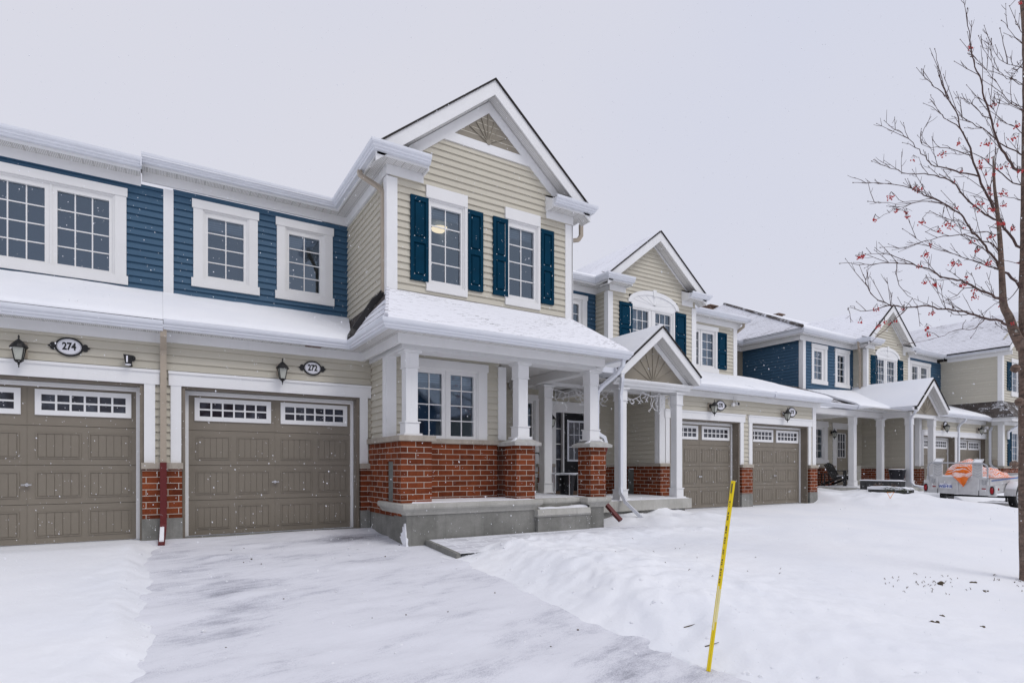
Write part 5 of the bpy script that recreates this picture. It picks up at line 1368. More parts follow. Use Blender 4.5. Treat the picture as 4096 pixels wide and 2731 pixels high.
# hanging flap: triangle from (y -2.34 .. -3.0) at the tailgate top down to a point
F = 18; fl = []
for j in range(F+1):
    v = j/F; row = []
    for i in range(F+1):
        u = i/F; yl = -2.40+(-2.74+2.40)*v; yr = -2.93+(-2.74+2.93)*v
        y = yl+(yr-yl)*u; z = .86-.36*v+.02*math.sin(u*9+v*4); x = 19.45-.20*min(1, v*3.2)-.015-.02*math.sin(u*8+v*3)
        row.append((x, y, z))
    fl.append(row)
for j in range(F):
    for i in range(F): tp.face([fl[j][i], fl[j][i+1], fl[j+1][i+1], fl[j+1][i]], True)
tag(tp.build('tarp', M['tarp']), 'crumpled orange tarp caked with snow, heaped over the trailer load', 'tarp')
for o in list(S.objects):
    if o.name == 'tarp':
        s_ = o.modifiers.new('thick', 'SOLIDIFY'); s_.thickness = .012
# =================================================================== ground
def sstep(a, b, x): 
    t = np.clip((x-a)/(b-a), 0, 1); return t*t*(3-2*t)
_P = np.random.RandomState(3).permutation(256); _P = np.concatenate([_P, _P]); _V = np.random.RandomState(5).rand(256)*2-1
def vn(x, y, sc, seed=0):
    x = x*sc+seed*17.3; y = y*sc+seed*9.1
    xi = np.floor(x).astype(int); yi = np.floor(y).astype(int); fx = x-xi; fy = y-yi
    fx = fx*fx*(3-2*fx); fy = fy*fy*(3-2*fy)
    h = lambda a, b: _V[_P[(_P[a & 255]+b) & 255]]
    return (h(xi, yi)*(1-fx)+h(xi+1, yi)*fx)*(1-fy)+(h(xi, yi+1)*(1-fx)+h(xi+1, yi+1)*fx)*fy
def fbm(x, y, sc, n=4, seed=0, gain=.5):
    r = 0; a = 1
    for k in range(n): r = r+a*vn(x, y, sc*2**k, seed+k); a *= gain
    return r
def base(x, y):
    return -.03+.06*np.maximum(-9.2, np.minimum(0, y+.3))
def snow_h(x, y):
    b = base(x, y)
    lump = fbm(x, y, 2.0, 4, 1, .45); chunk = np.clip(fbm(x, y, 3.6, 4, 9, .5)+.35, 0, 1.2); soft = fbm(x, y, .5, 3, 20); crumb = fbm(x, y, 9.0, 3, 40, .6)
    # left yard / 274 driveway: smooth fresh snow with a low ploughed edge
    edgeL = -.42+.08*fbm(x, y, .9, 2, 4)+.03*fbm(x, y, 4.5, 2, 6)
    hl = .075+.02*soft+.006*lump
    rid = np.exp(-((x-(edgeL-.20))/.22)**2)*(.028+.006*chunk)
    HL = (hl+rid+.006*crumb*np.exp(-((x+.75)/.4)**2))*sstep(.02, -.34, x-edgeL)
    HL = HL*(.25+.75*sstep(-.32, -1.1, y))
    # lawn between the driveway and the 270 garage
    edgeR = 2.93+.10*fbm(x, y, 1.1, 3, 14)+.07*fbm(x, y, 4, 3, 16)
    fade = sstep(-9.2, -5.8, y)
    bank = np.exp(-((x-edgeR-1.15)/.85)**2)*(.085+.022*chunk)*(.35+.65*fade)*sstep(-2.6, -4.2, y)
    lawn = (.165+.03*soft+.010*lump)+.03*sstep(-3.6, -5.5, y)
    rough = (.012*chunk+.012*crumb)*np.exp(-((x-4.2)/1.7)**2)*sstep(-2.6, -3.4, y)
    HR = (lawn+bank+rough)*sstep(-.02, .85, x-edgeR)
    # shovelled path to the steps
    py = -2.98+.05*fbm(x, y*0, 1.5, 3, 30)+.05*sstep(4, 7, x)
    onpath = sstep(py+.05, py+.30, y)*sstep(8.0, 6.9, x)
    pb = np.exp(-((y-py+.30)/.34)**2)*(.03+.035*chunk+.01*crumb)*sstep(2.9, 3.9, x)*sstep(9.4, 7.5, x)
    HR = HR*(1-onpath)+pb*(1-onpath)
    near272 = sstep(6.7, 7.6, x)*sstep(-3.0, -1.6, y)
    HR = HR+near272*.06*(1+lump)
    # 270/268 driveway
    d2 = sstep(9.2, 10.0, x)*sstep(16.6, 15.9, x)
    drift = .07+.02*soft+.10*sstep(-1.0, -3.4, y)*np.exp(-((x-10.0)/1.6)**2)
    HR = HR*(1-d2)+d2*(drift*sstep(-.15, -.9, y)+.012)+d2*sstep(-3.0, -6.5, y)*.07
    # lawn further right with a mound in front of the trailer, then the trailer's swept driveway
    m3 = sstep(16.2, 17.2, x)
    HR = HR+m3*(.06+.10*np.exp(-((x-17.9)/1.3)**2-((y+2.5)/1.3)**2)+.05*soft)
    sw = sstep(18.7, 19.3, x)*sstep(-4.6, -4.0, y)*(1-sstep(-1.9, -1.2, y))
    HR = HR*(1-sw)+sw*(-.03)
    front_ = sstep(-5.6, -8.5, y)
    HR = HR*(1-front_*.35)
    h = np.where(x < 1.2, HL, HR)
    ondrive = (x > edgeL) & (x < edgeR)
    h = np.where(ondrive, -.03, h)
    return b+h
def axis(segs):
    out = []
    for a, b, st in segs: out += list(np.arange(a, b, st))
    out.append(segs[-1][1]); return np.array(out)
gx = axis([(-14, -4, .35), (-4, -1.2, .09), (-1.2, 0, .035), (0, 2.7, .12), (2.7, 6.5, .035), (6.5, 12, .06), (12, 24, .12), (24, 60, .6)])
gy = axis([(-30, -11, .6), (-11, -8.6, .08), (-8.6, -2.4, .036), (-2.4, .4, .06), (.4, 4, .4)])
X_, Y_ = np.meshgrid(gx, gy)
Z_ = snow_h(X_, Y_)
def grid_obj(name, X, Y, Z, mat, kind):
    ny, nx = X.shape
    v = np.stack([X, Y, Z], -1).reshape(-1, 3)
    idx = np.arange(nx*ny).reshape(ny, nx)
    f = np.stack([idx[:-1, :-1], idx[:-1, 1:], idx[1:, 1:], idx[1:, :-1]], -1).reshape(-1, 4)
    me = bpy.data.meshes.new(name); me.vertices.add(len(v)); me.vertices.foreach_set('co', v.ravel().astype(np.float32))
    me.loops.add(f.size); me.loops.foreach_set('vertex_index', f.ravel().astype(np.int32))
    me.polygons.add(len(f)); me.polygons.foreach_set('loop_start', (np.arange(len(f))*4).astype(np.int32)); me.polygons.foreach_set('loop_total', np.full(len(f), 4, np.int32))
    me.polygons.foreach_set('use_smooth', np.ones(len(f), bool))
    uv = me.uv_layers.new(name='UVMap'); uv.data.foreach_set('uv', v[f.ravel()][:, :2].astype(np.float32).ravel())
    me.update(); me.validate(); me.materials.append(mat)
    o = bpy.data.objects.new(name, me); COL.objects.link(o); o['kind'] = kind
    return o
grid_obj('ground', X_, Y_, Z_, M['groundsnow'], 'structure')
far = MB()
for a, b, c, d in ((-500, 60, -500, -29.9), (-500, 700, 3.9, 500), (-500, -13.9, -29.9, 3.9), (59.9, 700, -500, 3.9)): far.face([(a, c, -.64), (b, c, -.64), (b, d, -.64), (a, d, -.64)])
tag(far.build('terrain', M['snow']), kind='structure')
# driveway sheet of 272
dx = axis([(-.70, 3.3, .05)]); dy = axis([(-12, -.27, .05)])
DX, DY = np.meshgrid(dx, dy)
DZ = base(DX, DY)+.006+.010*fbm(DX, DY, 1.1, 3, 50)+.022*np.maximum(0, fbm(DX*.6, DY*1.7, 1.5, 4, 55)-.15)+.02*sstep(-.75, -.35, DY)
grid_obj('driveway', DX, DY, DZ, M['drive'], 'structure')
dx = axis([(18.6, 30, .3)]); dy = axis([(-4.9, .3, .2)])
DX, DY = np.meshgrid(dx, dy)
grid_obj('driveway', DX, DY, base(DX, DY)-.012+.02*fbm(DX, DY, 1.2, 3, 60), M['swept'], 'structure')
# paver path and its curb
mb = MB()
n = 24
for i in range(n):
    a = 3.05+(7.3-3.05)*i/n; b = 3.05+(7.3-3.05)*(i+1)/n
    z0 = -.045; za = -.12
    mb.face([(a, -3.05, za), (b, -3.05, za), (b, -2.0, z0), (a, -2.0, z0)])
tag(mb.build('path', M['path']), kind='structure')
cb = MB(); cb.prism([(3.0, -1.98, -.25), (3.06, -1.98, -.25), (3.06, -1.98, -.045), (3.0, -1.98, -.045)], (0, -1.05, -.07))
tag(cb.build('curb', M['concdark']), kind='structure')
# little chunks of snow along the ploughed edges
rng = random.Random(8); mb = MB()
def chunk(mb, x, y, z, r):
    ico = []
    for (rr, h, k) in ((1.15, -.9, 6), (1.1, -.3, 6), (1, .12, 6), (.6, .45, 5), (0, .55, 1)):
        ico.append([(x+rr*r*math.cos(2*math.pi*i/k+h*3)*rng.uniform(.75, 1.2), y+rr*r*math.sin(2*math.pi*i/k+h*3)*rng.uniform(.75, 1.2), z+h*r*rng.uniform(.8, 1.1)) for i in range(6)] if k > 1 else [(x, y, z+h*r)]*6)
    for a, b in zip(ico[:-1], ico[1:]):
        for i in range(6):
            j = (i+1) % 6; mb.face([a[i], a[j], b[j], b[i]], True)
for k in range(210):
    if rng.random() < .25: x = -.42-abs(rng.gauss(0, .16)); y = rng.uniform(-6.5, -1.2)
    elif rng.random() < .8: x = 2.95+abs(rng.gauss(.25, .5)); y = rng.uniform(-8.4, -3.0)
    else: x = rng.uniform(3.2, 7.5); y = -3.05+rng.gauss(-.08, .16)
    z = float(snow_h(np.array([x]), np.array([y]))[0]); chunk(mb, x, y, z-.004, rng.choice((.010, .012, .015, .02, .028))*rng.uniform(.7, 1.2))
for k in range(90):
    x = rng.uniform(-.3, 2.9); y = rng.uniform(-8, -1); chunk(mb, x, y, float(base(np.array(x), np.array(y)))+.012, rng.uniform(.006, .017))
tag(mb.build('snow_chunks', M['snow']), kind='stuff')
# leaf litter, grass tips and small clods showing through the snow
mb = MB()
def zat(x, y): return float(snow_h(np.array([x]), np.array([y]))[0])
def clod(x, y, L, w, h, ang):
    z = zat(x, y); c, s_ = math.cos(ang), math.sin(ang)
    for k in range(7):
        t = rng.uniform(-.5, .5)*L; o = rng.uniform(-.5, .5)*w
        chunk(mb, x+c*t-s_*o, y+s_*t+c*o, z+h*.3, h*rng.uniform(.5, 1))
clod(5.30, -7.62, .13, .04, .016, -.5); clod(5.62, -7.55, .05, .03, .009, .6); clod(5.62, -7.85, .05, .03, .008, 0); clod(2.90, -7.12, .06, .03, .018, .9); clod(7.02, -7.0, .16, .05, .022, .3); clod(7.4, -7.15, .1, .04, .018, -.4); clod(7.15, -7.35, .08, .04, .012, .2)
for k in range(80):
    q = rng.random()
    if q < .55: x, y = rng.gauss(6.9, .42), rng.gauss(-6.95, .20)
    elif q < .82: x, y = rng.gauss(8.0, .18), rng.gauss(-7.45, .12)
    else: x, y = rng.uniform(4.2, 6.2), rng.uniform(-6.2, -3.6)
    z = zat(x, y); L = rng.uniform(.015, .05) if q < .82 else .03; a = rng.uniform(0, 6.28)
    mb.tube([(x, y, z-.01), (x+L*.5*math.cos(a), y+L*.5*math.sin(a), z+L*.45), (x+L*math.cos(a), y+L*math.sin(a), z+L*rng.uniform(.0, .7))], [.0035, .003, .001], 4, caps=False)
for k in range(26):
    x, y = rng.uniform(.0, 2.8), rng.uniform(-7, -1.2); chunk(mb, x, y, float(base(np.array(x), np.array(y)))+.012, rng.uniform(.004, .011))
for (x, y) in ((3.25, -6.9), (3.35, -6.6)):
    z = zat(x, y); mb.tube([(x, y, z), (x+.10, y-.05, z+.03)], [.006, .002], 5)
tag(mb.build('leaf_litter', M['litter']), kind='stuff')
# =================================================================== driveway marker stake
t = thing('driveway_stake', 'leaning yellow driveway marker stake with worn black lettering at the corner of the driveway', 'stake', (3.02, -7.12, -.44))
A0 = Vector((3.02, -7.12, -.44)); A1 = Vector((3.18, -7.21, .935)); ax_ = (A1-A0).normalized()
sx = Vector((.852, -.524, 0)); sx = (sx-ax_*sx.dot(ax_)).normalized(); sy = ax_.cross(sx)
def stake_box(a, b, u0, u1, v0, v1, mb):
    P = lambda s, u, v: A0+ax_*s+sx*u+sy*v
    q = [P(a, u0, v0), P(a, u1, v0), P(a, u1, v1), P(a, u0, v1)]
    mb.prism(q, ax_*(b-a))
L_ = (A1-A0).length
mb = MB(); stake_box(0, L_, -.001, .013, -.009, .008, mb); stake_box(0, L_, -.0125, -.0015, -.006, .008, mb); mb.build('stake', M['yellow'], t)
M['yellowworn'] = plain('worn_yellow', (.80, .72, .36), .5, .15, 9)
mb = MB(); stake_box(.30, .62, -.0128, .0005, -.0066, -.0058, mb); stake_box(.36, .60, -.0012, .0133, -.0095, -.0088, mb); mb.build('worn_patch', M['yellowworn'], t)
mb = MB()
def mark(s, h, u0=-.0115, u1=-.0035): stake_box(s-h/2, s+h/2, u0, u1, -.0078, -.0058, mb)
mark(L_-.055, .07); mark(L_-.155, .012); mark(L_-.172, .008, -.0115, -.008); mark(L_-.185, .008, -.007, -.0035)
for s, h in ((.97, .055), (.945, .02), (.87, .05), (.86, .012), (.79, .045), (.70, .03), (.63, .04), (.56, .05), (.49, .03)):
    mark(s+.18, h*.28); mark(s+.18-h*.42, h*.2, -.0115, -.0085); mark(s+.18-h*.42, h*.2, -.0062, -.0035); mark(s+.18-h*.8, h*.22)
M['worninK'] = plain('worn_ink', (.10,.09,.05), .6, .3, 30); mb.build('lettering', M['worninK'], t)
mb = MB(); mb.tube([A1, A1+Vector((.018, -.01, -.006)), A1+Vector((.022, -.012, .004))], .0025, 5); mb.build('nail', M['metal'], t)
# =================================================================== mountain ash tree
TB = Vector((8.28, -7.42, -.50))
FW = Vector((.524, .852, 0)); RT = Vector((.852, -.524, 0))
t = thing('bare_tree', 'bare tree with red berry clusters and lichened bark at the right edge', 'tree', tuple(TB))
ZD = 6.63
CAM = Vector((-.353, -9.891, 1.0318))
def tp2(x, y, dz=0.0):
    """tree-plane coordinates (measured off the photograph, metres computed at the tree's distance) + depth offset"""
    u = 1837.5+.5125*x; v = .5125*y; z_ = ZD
    z_ += dz
    return CAM+FW*z_+RT*((u-1176)/1310*z_)+Vector((0, 0, (1073-v)/1310*z_))
trunk = MB()
def smooth(pts, m=4):
    out = []
    for i in range(len(pts)-1):
        p0 = pts[max(0, i-1)]; p1 = pts[i]; p2 = pts[i+1]; p3 = pts[min(len(pts)-1, i+2)]
        for k in range(m):
            f = k/m; out.append(.5*((2*p1)+(p2-p0)*f+(2*p0-5*p1+4*p2-p3)*f*f+(3*p1-p0-3*p2+p3)*f**3))
    out.append(pts[-1]); return out
rng = random.Random(21)
main = [(1024, 2720), (1020, 2600), (1012, 2300), (1008, 2000), (1006, 1700), (1002, 1500), (1002, 1300), (1006, 1000), (1008, 700), (1010, 400), (1006, 200), (998, 60), (985, -60)]
mp = smooth([tp2(a+9, b) for a, b in main], 5); n = len(mp)
rad = [max(.012, .098*(1-.72*(i/n)**.8)+.006*mnoise.noise(Vector((i*.7, 0, 0)))+(.03 if i < 2 else 0)) for i in range(n)]
trunk.tube(mp, rad, 14)
lead = smooth([tp2(a, b, d) for a, b, d in ((1000, 1560, 0), (962, 1490, -.03), (938, 1420, -.08), (914, 1370, -.12), (908, 1280, -.15), (903, 1180, -.18), (896, 1060, -.22), (884, 930, -.26), (872, 830, -.3), (868, 700, -.33))], 4)
trunk.tube(lead, [max(.006, .060*(1-.86*(i/len(lead))**.7)) for i in range(len(lead))], 10)
for (x, y, r_) in ((966, 1650, .05), (985, 1800, .05), (960, 2080, .045)):          # branch collars / knots
    c = tp2(x, y, -.06); trunk.lathe((c.x, c.y, c.z), [(.01, -r_), (r_*.8, -r_*.6), (r_, 0), (r_*.8, r_*.6), (.01, r_)], 8)
trunk.build('trunk', M['bark'], t)
limbs = [
 [(945,1462),(900,1440),(830,1424),(760,1405),(690,1390),(620,1378),(550,1370),(480,1378),(440,1374),(400,1365),(330,1332),(300,1270),(288,1240)],
 [(480,1378),(410,1450),(330,1525),(270,1562)], [(400,1365),(300,1395),(230,1378),(212,1390)],
 [(908,1345),(860,1325),(790,1290),(740,1265),(690,1250),(630,1240),(580,1205),(510,1185),(440,1175),(370,1183),(300,1180),(185,1178)],
 [(510,1185),(430,1150),(360,1135),(262,1146)], [(440,1175),(435,1200),(450,1280),(500,1340),(530,1371)],
 [(985,1275),(930,1230),(890,1190),(860,1140),(820,1085),(775,1040),(735,975),(690,940),(640,910),(590,885),(540,865),(480,835),(410,822),(330,820),(240,822)],
 [(990,1115),(940,1050),(910,1010),(870,980),(810,950),(760,905),(700,830),(650,800),(580,780),(520,780),(460,772),(390,745),(330,725)],
 [(912,1010),(880,950),(840,880),(800,790),(770,700),(755,640),(720,575),(700,500),(655,430),(630,350),(620,290),(605,225)],
 [(655,430),(600,385),(560,350),(543,315)], [(720,575),(650,528),(618,490),(600,455),(585,430)],
 [(975,760),(930,715),(890,640),(860,540),(830,440),(810,360),(785,300),(770,220),(755,110),(743,50)],
 [(995,690),(900,640),(820,580),(750,540),(700,485),(655,425)], [(860,540),(800,500),(760,450),(700,440)],
 [(1003,500),(930,440),(880,370),(820,290),(775,250)], [(1003,380),(930,350),(890,320),(840,245),(798,165)],
 [(1005,300),(930,285),(885,255),(860,180)], [(930,285),(910,200),(900,125)], [(1002,200),(950,145),(912,92)], [(1000,150),(978,120),(962,98)],
 [(800,790),(720,770),(640,750),(590,740),(560,700),(520,660),(470,610),(430,580),(410,600)], [(770,700),(680,665),(610,660),(550,650),(540,600)],
 [(903,1130),(850,1090),(740,1055),(640,1060),(560,1080),(480,1105),(365,1105)], [(690,940),(600,890),(500,905),(400,910),(310,903)],
 [(640,910),(550,905),(470,920),(400,950),(340,982)], [(830,1424),(790,1470),(700,1480),(620,1515),(500,1535)], [(762,1406),(690,1410),(640,1360),(570,1240)],
 [(905,1210),(850,1190),(780,1170),(700,1140),(630,1120),(555,1090),(465,1025)], [(900,1060),(840,1040),(760,1040),(690,990),(660,930)], [(884,930),(850,860),(870,780),(875,700),(880,600)],
 [(995,900),(940,880),(890,880),(870,900)], [(996,830),(930,800),(850,730),(780,690),(700,690),(640,690)], [(1000,600),(950,560),(900,540),(860,470),(850,400)], [(1004,480),(960,470),(900,460),(850,470)],
 [(1006,260),(985,300),(960,330),(940,360)], [(985,1275),(940,1340),(880,1360),(820,1420),(770,1510)], [(985,1180),(930,1170),(900,1150),(870,1080)],
 [(960,1480),(935,1490),(905,1470),(880,1450)], [(860,1140),(800,1100),(760,1080),(660,1000),(640,950)], [(790,1290),(740,1290),(690,1330),(670,1340),(685,1380)],
]
anchors = []
known = [(a+4, b, 0.0) for a, b in main for _ in (0,)]
for (a, b), (c, d) in zip(main[:-1], main[1:]): known += [(a+(c-a)*f+4, b+(d-b)*f, 0.0) for f in (.2, .4, .6, .8)]
LD = ((1000, 1560, 0), (962, 1490, -.03), (938, 1420, -.08), (914, 1370, -.12), (908, 1280, -.15), (903, 1180, -.18), (896, 1060, -.22), (884, 930, -.26), (872, 830, -.3), (868, 700, -.33))
for a, b in zip(LD[:-1], LD[1:]): known += [(a[0]+(b[0]-a[0])*f, a[1]+(b[1]-a[1])*f, a[2]+(b[2]-a[2])*f) for f in (0, .25, .5, .75)]
for li, L in enumerate(limbs):
    kx, ky, kd = min(known, key=lambda q: (q[0]-L[0][0])**2+(q[1]-L[0][1])**2)
    L = [(kx, ky)]+L if 4 < math.hypot(kx-L[0][0], ky-L[0][1]) < 60 else L
    d0 = kd; d1 = d0+rng.uniform(-.9, .6)*min(1, len(L)/8)
    for i, (a, b) in enumerate(L):
        dd = d0*min(1, 1) + (d1-d0)*(i/(len(L)-1)); known.append((a, b, dd))
        if i: known.append(((a+L[i-1][0])/2, (b+L[i-1][1])/2, d0+(d1-d0)*((i-.5)/(len(L)-1))))
    k = len(L); P = smooth([tp2(a, b, d0+(d1-d0)*(i/(k-1))) for i, (a, b) in enumerate(L)], 3)
    P = [q+Vector((rng.gauss(0, .006), rng.gauss(0, .006), rng.gauss(0, .006))) for q in P]
    m_ = len(P); r0 = .0165 if k > 10 else (.0095 if k > 6 else .0058)
    mb = MB(); mb.tube(P, [max(.0022, r0*(1-.88*(i/m_)**.75)) for i in range(m_)], 7, caps=False)
    # side twigs with buds, and finer twigs on those
    step = 2
    for i in range(3, m_-1, step):
      for rep in range(rng.choice((1, 1, 2))):
        if rng.random() < .12: continue
        dirv = (P[i+1]-P[i]).normalized(); side = RT*rng.uniform(-.7, .5)+Vector((0, 0, 1))*rng.uniform(-.35, 1.0)+FW*rng.uniform(-.6, .6)
        v = (dirv*.9+side*.75).normalized(); Lt = rng.choice((.08, .12, .18, .26, .36))*rng.uniform(.8, 1.1)*(1.0 if k > 5 else .7)
        a = P[i]; b = a+v*Lt*.5+Vector((0, 0, .012)); c = a+v*Lt+Vector((rng.uniform(-.02, .02), rng.uniform(-.02, .02), rng.uniform(0, .05)))
        mb.tube([a, b, c], [.0034, .0027, .0019], 5, caps=False)
        bud = c+(c-b).normalized()*.013; mb.tube([c, (c+bud)/2, bud], [.0024, .0045, .001], 5, caps=False)
        anchors.append(c)
        if Lt > .13:
            for s_ in range(rng.choice((1, 2, 3))):
                f = rng.uniform(.3, .9); q = a.lerp(c, f); w = (v+Vector((rng.uniform(-1, 1), rng.uniform(-1, 1), rng.uniform(-.6, 1)))*.8).normalized()*rng.uniform(.04, .12)
                mb.tube([q, q+w*.6, q+w+Vector((0, 0, .01))], [.0024, .002, .0014], 5, caps=False)
    e = P[-1]; mb.tube([e, e+(P[-1]-P[-2]).normalized()*.012, e+(P[-1]-P[-2]).normalized()*.022], [.003, .006, .001], 5, caps=False)
    mb.build('branch', M['twig'], t)
clusters = [(530,850),(515,835),(545,845),(485,970),(480,955),(430,940),(735,1018),(712,1180),(735,1270),(722,1275),(745,1262),(560,1262),(595,1400),(570,1470),(578,1505),(430,1440),(402,1450),(270,1440),(358,1455),(345,1462),(380,1440),(880,745),(900,750),(920,738),(960,745),(975,760),(985,765),(860,935),(870,930),(905,1000),(910,1005),(840,840),(850,865),(835,780),(790,1120),(800,1118),(800,1195),(835,640),(710,635),(725,770),(680,1010),(690,820),(695,925),(340,985),(410,880),(510,715),(963,1440),(988,5),(780,1330),(785,1300),(960,620),(970,560),(890,550),(815,720),(840,710),(805,745),(795,910),(805,940),(820,910),(850,1170),(840,1180),(745,1240),(690,1180),(610,1270),(585,1100),(565,1140),(620,1030),(655,1000),(550,1000),(910,860),(915,920),(870,780),(640,690),(545,1190),(285,1140),(270,1150),(950,1020),(770,1080),(860,1060),(985,1175),(905,1360),(870,470),(345,1380),(470,1385),(760,210)]
for (x, y) in clusters:
    c = tp2(x+rng.uniform(-4, 4), y+rng.uniform(-4, 4), rng.uniform(-.5, .3))
    near = min(anchors, key=lambda a: (a-c).length)
    mb = MB(); st_ = MB(); nb = rng.choice((5, 6, 8, 10, 13))
    for k in range(nb):
        sc_ = math.sqrt(nb/16); q = c+Vector((rng.gauss(0, .026)*sc_, rng.gauss(0, .02)*sc_, rng.gauss(0, .013)*sc_-.01)); r_ = rng.uniform(.0066, .0088)
        mb.lathe((q.x, q.y, q.z), [(r_*.3, -r_), (r_*.85, -r_*.55), (r_, 0), (r_*.8, r_*.6), (r_*.3, r_)], 7)
    o = mb.build('berry_cluster', M['berry'], t)
    st_ = MB(); top = c+Vector((0, 0, .05))
    for k in range(5): st_.tube([top, c+Vector((rng.gauss(0, .02), rng.gauss(0, .02), 0))], .0016, 3, caps=False)
    if (near-top).length < .16: st_.tube([top, near.lerp(top, .5)+Vector((0, 0, .01)), near], .0026, 4, caps=False)
    st_.build('stalk', M['twig'], o)
mb = MB()
for k in range(30):
    b = TB+Vector((rng.uniform(-.2, .1), rng.uniform(-.15, .15), .02)); d = Vector((rng.uniform(-.08, .08), rng.uniform(-.05, .05), rng.uniform(.08, .25))); mb.tube([b, b+d], [.003, .001], 4, caps=False)
mb.build('root_sprouts', M['twig'], t)
# =================================================================== the far side of the street (out of view, added for window reflections and to darken the porches)
def far_house(x0, x1, y, ridge, mat, lb):
    t = thing('detached_house', lb, 'house', (x0, y, -.6))
    b = MB(); b.box(x0, x1, y-8, y, -.6, 5.2); b.prism([(x0, y, 5.2), (x1, y, 5.2), ((x0+x1)/2, y, ridge)], (0, -8, 0)); b.build('wall', mat, t)
    xm = (x0+x1)/2
    r = MB()
    for sg in (-1, 1):
        xe = x0-.4 if sg < 0 else x1+.4
        r.prism([(xe, y+.4, 5.0), (xm, y+.4, ridge+.15), (xm, y-8.4, ridge+.15), (xe, y-8.4, 5.0)], (0, 0, .15))
    r.build('roof', M['dustthin'], t)
    for (a, c, d, e) in ((x0+1, x0+2.4, 3.0, 4.5), (x1-2.4, x1-1, 3.0, 4.5), (x1-2.4, x1-1, .4, 1.9)):
        w_ = MB(); w_.box(a, c, y, y+.06, d, e); w_.build('window', M['frost'], t)
    g_ = MB(); g_.box(x0+.7, x0+3.4, y, y+.05, -.6, 1.7); g_.build('garage_door', M['taupe'], t)
FH = ((-24, -16, 8.0, 'blue', 'blue house across the street'), (-13, -5, 8.4, 'beige', 'pale beige house across the street'), (-2, 6, 8.0, 'brick', 'red brick house across the street'), (9, 17, 8.5, 'blue', 'dark blue house across the street with taller ridge'), (20, 28, 8.1, 'beige', 'beige house across the street, furthest along'))
for a, b_, r_, m_, lb in FH: far_house(a, b_, -31, r_, M[m_], lb)
def far_tree(x, y, h, seed, lb):
    rg = random.Random(seed); t = thing('street_tree', lb, 'tree', (x, y, -.6))
    tr = MB(); tr.tube([(x, y, -.6), (x+.05, y, h*.35), (x-.05, y+.05, h*.8)], [.16, .12, .03], 8); tr.build('trunk', M['twig'], t)
    cr = MB()
    def br(p, d, L, r, n):
        q = p+d*L; cr.tube([p, p+d*L*.5+Vector((0, 0, .03*L)), q], [r, r*.8, r*.55], 4, caps=False)
        if n == 0: return
        for k in range(3):
            e = (d+Vector((rg.uniform(-.8, .8), rg.uniform(-.8, .8), rg.uniform(-.2, .6)))).normalized(); br(p+d*L*rg.uniform(.45, 1), e, L*rg.uniform(.55, .75), r*.55, n-1)
    for k in range(9):
        z = h*(.28+.06*k); a = k*2.4; br(Vector((x, y, z)), Vector((math.cos(a), math.sin(a), .75)).normalized(), h*.24, .05, 3)
    cr.build('crown', M['twig'], t)
far_tree(-3.5, -21.5, 6.5, 1, 'bare tree across the street before the brick house'); far_tree(7.5, -20.5, 7.0, 2, 'bare tree across the street between two houses'); far_tree(-12, -22, 6.0, 3, 'bare tree across the street beside the beige house')
# =================================================================== falling snow
N = 30000
rs = np.random.RandomState(12)
verts = []; faces = []
base_v = np.array([(0,0,1),(1,0,0),(0,1,0),(-1,0,0),(0,-1,0),(0,0,-1)], float); base_f = [(0,1,2),(0,2,3),(0,3,4),(0,4,1),(5,2,1),(5,3,2),(5,4,3),(5,1,4)]
cnt = 0
for k in range(N):
    Zd = 1.6+16*rs.rand()**.75; 
    u = rs.uniform(-.95, .95)*Zd; 
    px = CAM.x+FW.x*Zd+RT.x*u; py = CAM.y+FW.y*Zd+RT.y*u; pz = rs.uniform(-.3, 8.0)
    if pz > 1.03+.85*Zd or py > .9 or (py > -1.2 and pz > 2.6): continue
    if py > -.6: continue
    s_ = (.0019+.0024*rs.rand()**2.2)*(1.0 if Zd > 3 else .6)
    b = base_v*np.array([s_, s_, s_*rs.uniform(1.0, 1.9)])
    a = rs.uniform(-.6, .2); R_ = np.array([[math.cos(a), 0, math.sin(a)], [0, 1, 0], [-math.sin(a), 0, math.cos(a)]])
    b = b@R_.T+np.array([px, py, pz])
    verts += [tuple(q) for q in b]; faces += [tuple(cnt+i for i in f) for f in base_f]; cnt += 6
me = bpy.data.meshes.new('falling_snow'); me.from_pydata(verts, [], faces); me.materials.append(M['snow'])
o = bpy.data.objects.new('falling_snow', me); COL.objects.link(o); o['kind'] = 'stuff'
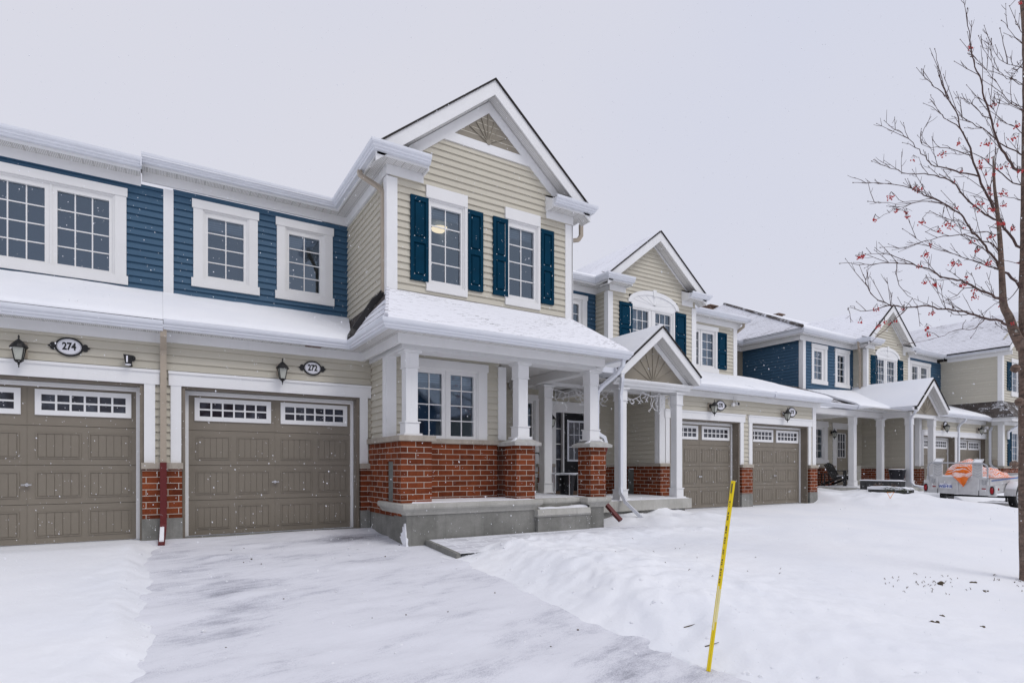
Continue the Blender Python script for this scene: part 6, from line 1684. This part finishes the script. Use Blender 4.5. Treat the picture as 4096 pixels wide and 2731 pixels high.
# =================================================================== light and camera
w = bpy.data.worlds.new('World'); S.world = w; w.use_nodes = True; t_ = w.node_tree
for n_ in list(t_.nodes): t_.nodes.remove(n_)
EL, AZ = R(50), R(160)      # veiled sun high in front of the row, a little to the right
sky = node(t_, 'ShaderNodeTexSky', sky_type='NISHITA'); sky.sun_disc = False; sky.sun_elevation = EL; sky.sun_rotation = AZ; sky.air_density = 1.0; sky.dust_density = 4.0; sky.ozone_density = 1.0
bg1 = node(t_, 'ShaderNodeBackground'); bg1.inputs[1].default_value = .05; 
hs = node(t_, 'ShaderNodeHueSaturation'); hs.inputs['Saturation'].default_value = .35; hs.inputs['Value'].default_value = .22
t_.links.new(sky.outputs[0], hs.inputs['Color']); t_.links.new(hs.outputs[0], bg1.inputs[0])
bg2 = node(t_, 'ShaderNodeBackground'); bg2.inputs[0].default_value = (.605, .625, .725, 1); bg2.inputs[1].default_value = 1.0
tc = node(t_, 'ShaderNodeTexCoord'); cl = noise(t_, tc.outputs['Generated'], 1.1, 3, .5)
cc = mix(t_, ramp(t_, cl, .35, .65), (.62, .645, .765), (.67, .675, .755)); t_.links.new(cc, bg2.inputs[0])
add = node(t_, 'ShaderNodeAddShader'); t_.links.new(bg1.outputs[0], add.inputs[0]); t_.links.new(bg2.outputs[0], add.inputs[1])
ow = node(t_, 'ShaderNodeOutputWorld'); t_.links.new(add.outputs[0], ow.inputs[0])
sd_ = bpy.data.lights.new('sun', 'SUN'); sd_.energy = .85; sd_.angle = R(25); sd_.color = (1, .97, .93)
so_ = bpy.data.objects.new('sun', sd_); COL.objects.link(so_)
dirv = Vector((math.sin(AZ)*math.cos(EL), math.cos(AZ)*math.cos(EL), math.sin(EL)))
so_.rotation_euler = (-dirv).to_track_quat('-Z', 'Y').to_euler(); so_.location = (0, -20, 20)
cd = bpy.data.cameras.new('camera'); cd.sensor_width = 36; cd.sensor_fit = 'HORIZONTAL'; cd.lens = 1310/2352*36; cd.shift_y = (1073-784)/2352; cd.clip_end = 2000; cd.clip_start = .05
co = bpy.data.objects.new('camera', cd); COL.objects.link(co); co.location = CAM; co.rotation_euler = (R(90), 0, R(58.3955-90))
S.camera = co
S.view_settings.view_transform = 'Standard'; S.view_settings.look = 'None'; S.view_settings.exposure = 0; S.view_settings.gamma = 1
S.render.engine = 'CYCLES'; S.cycles.max_bounces = 8; S.cycles.diffuse_bounces = 3; S.cycles.transparent_max_bounces = 12; S.cycles.use_denoising = True
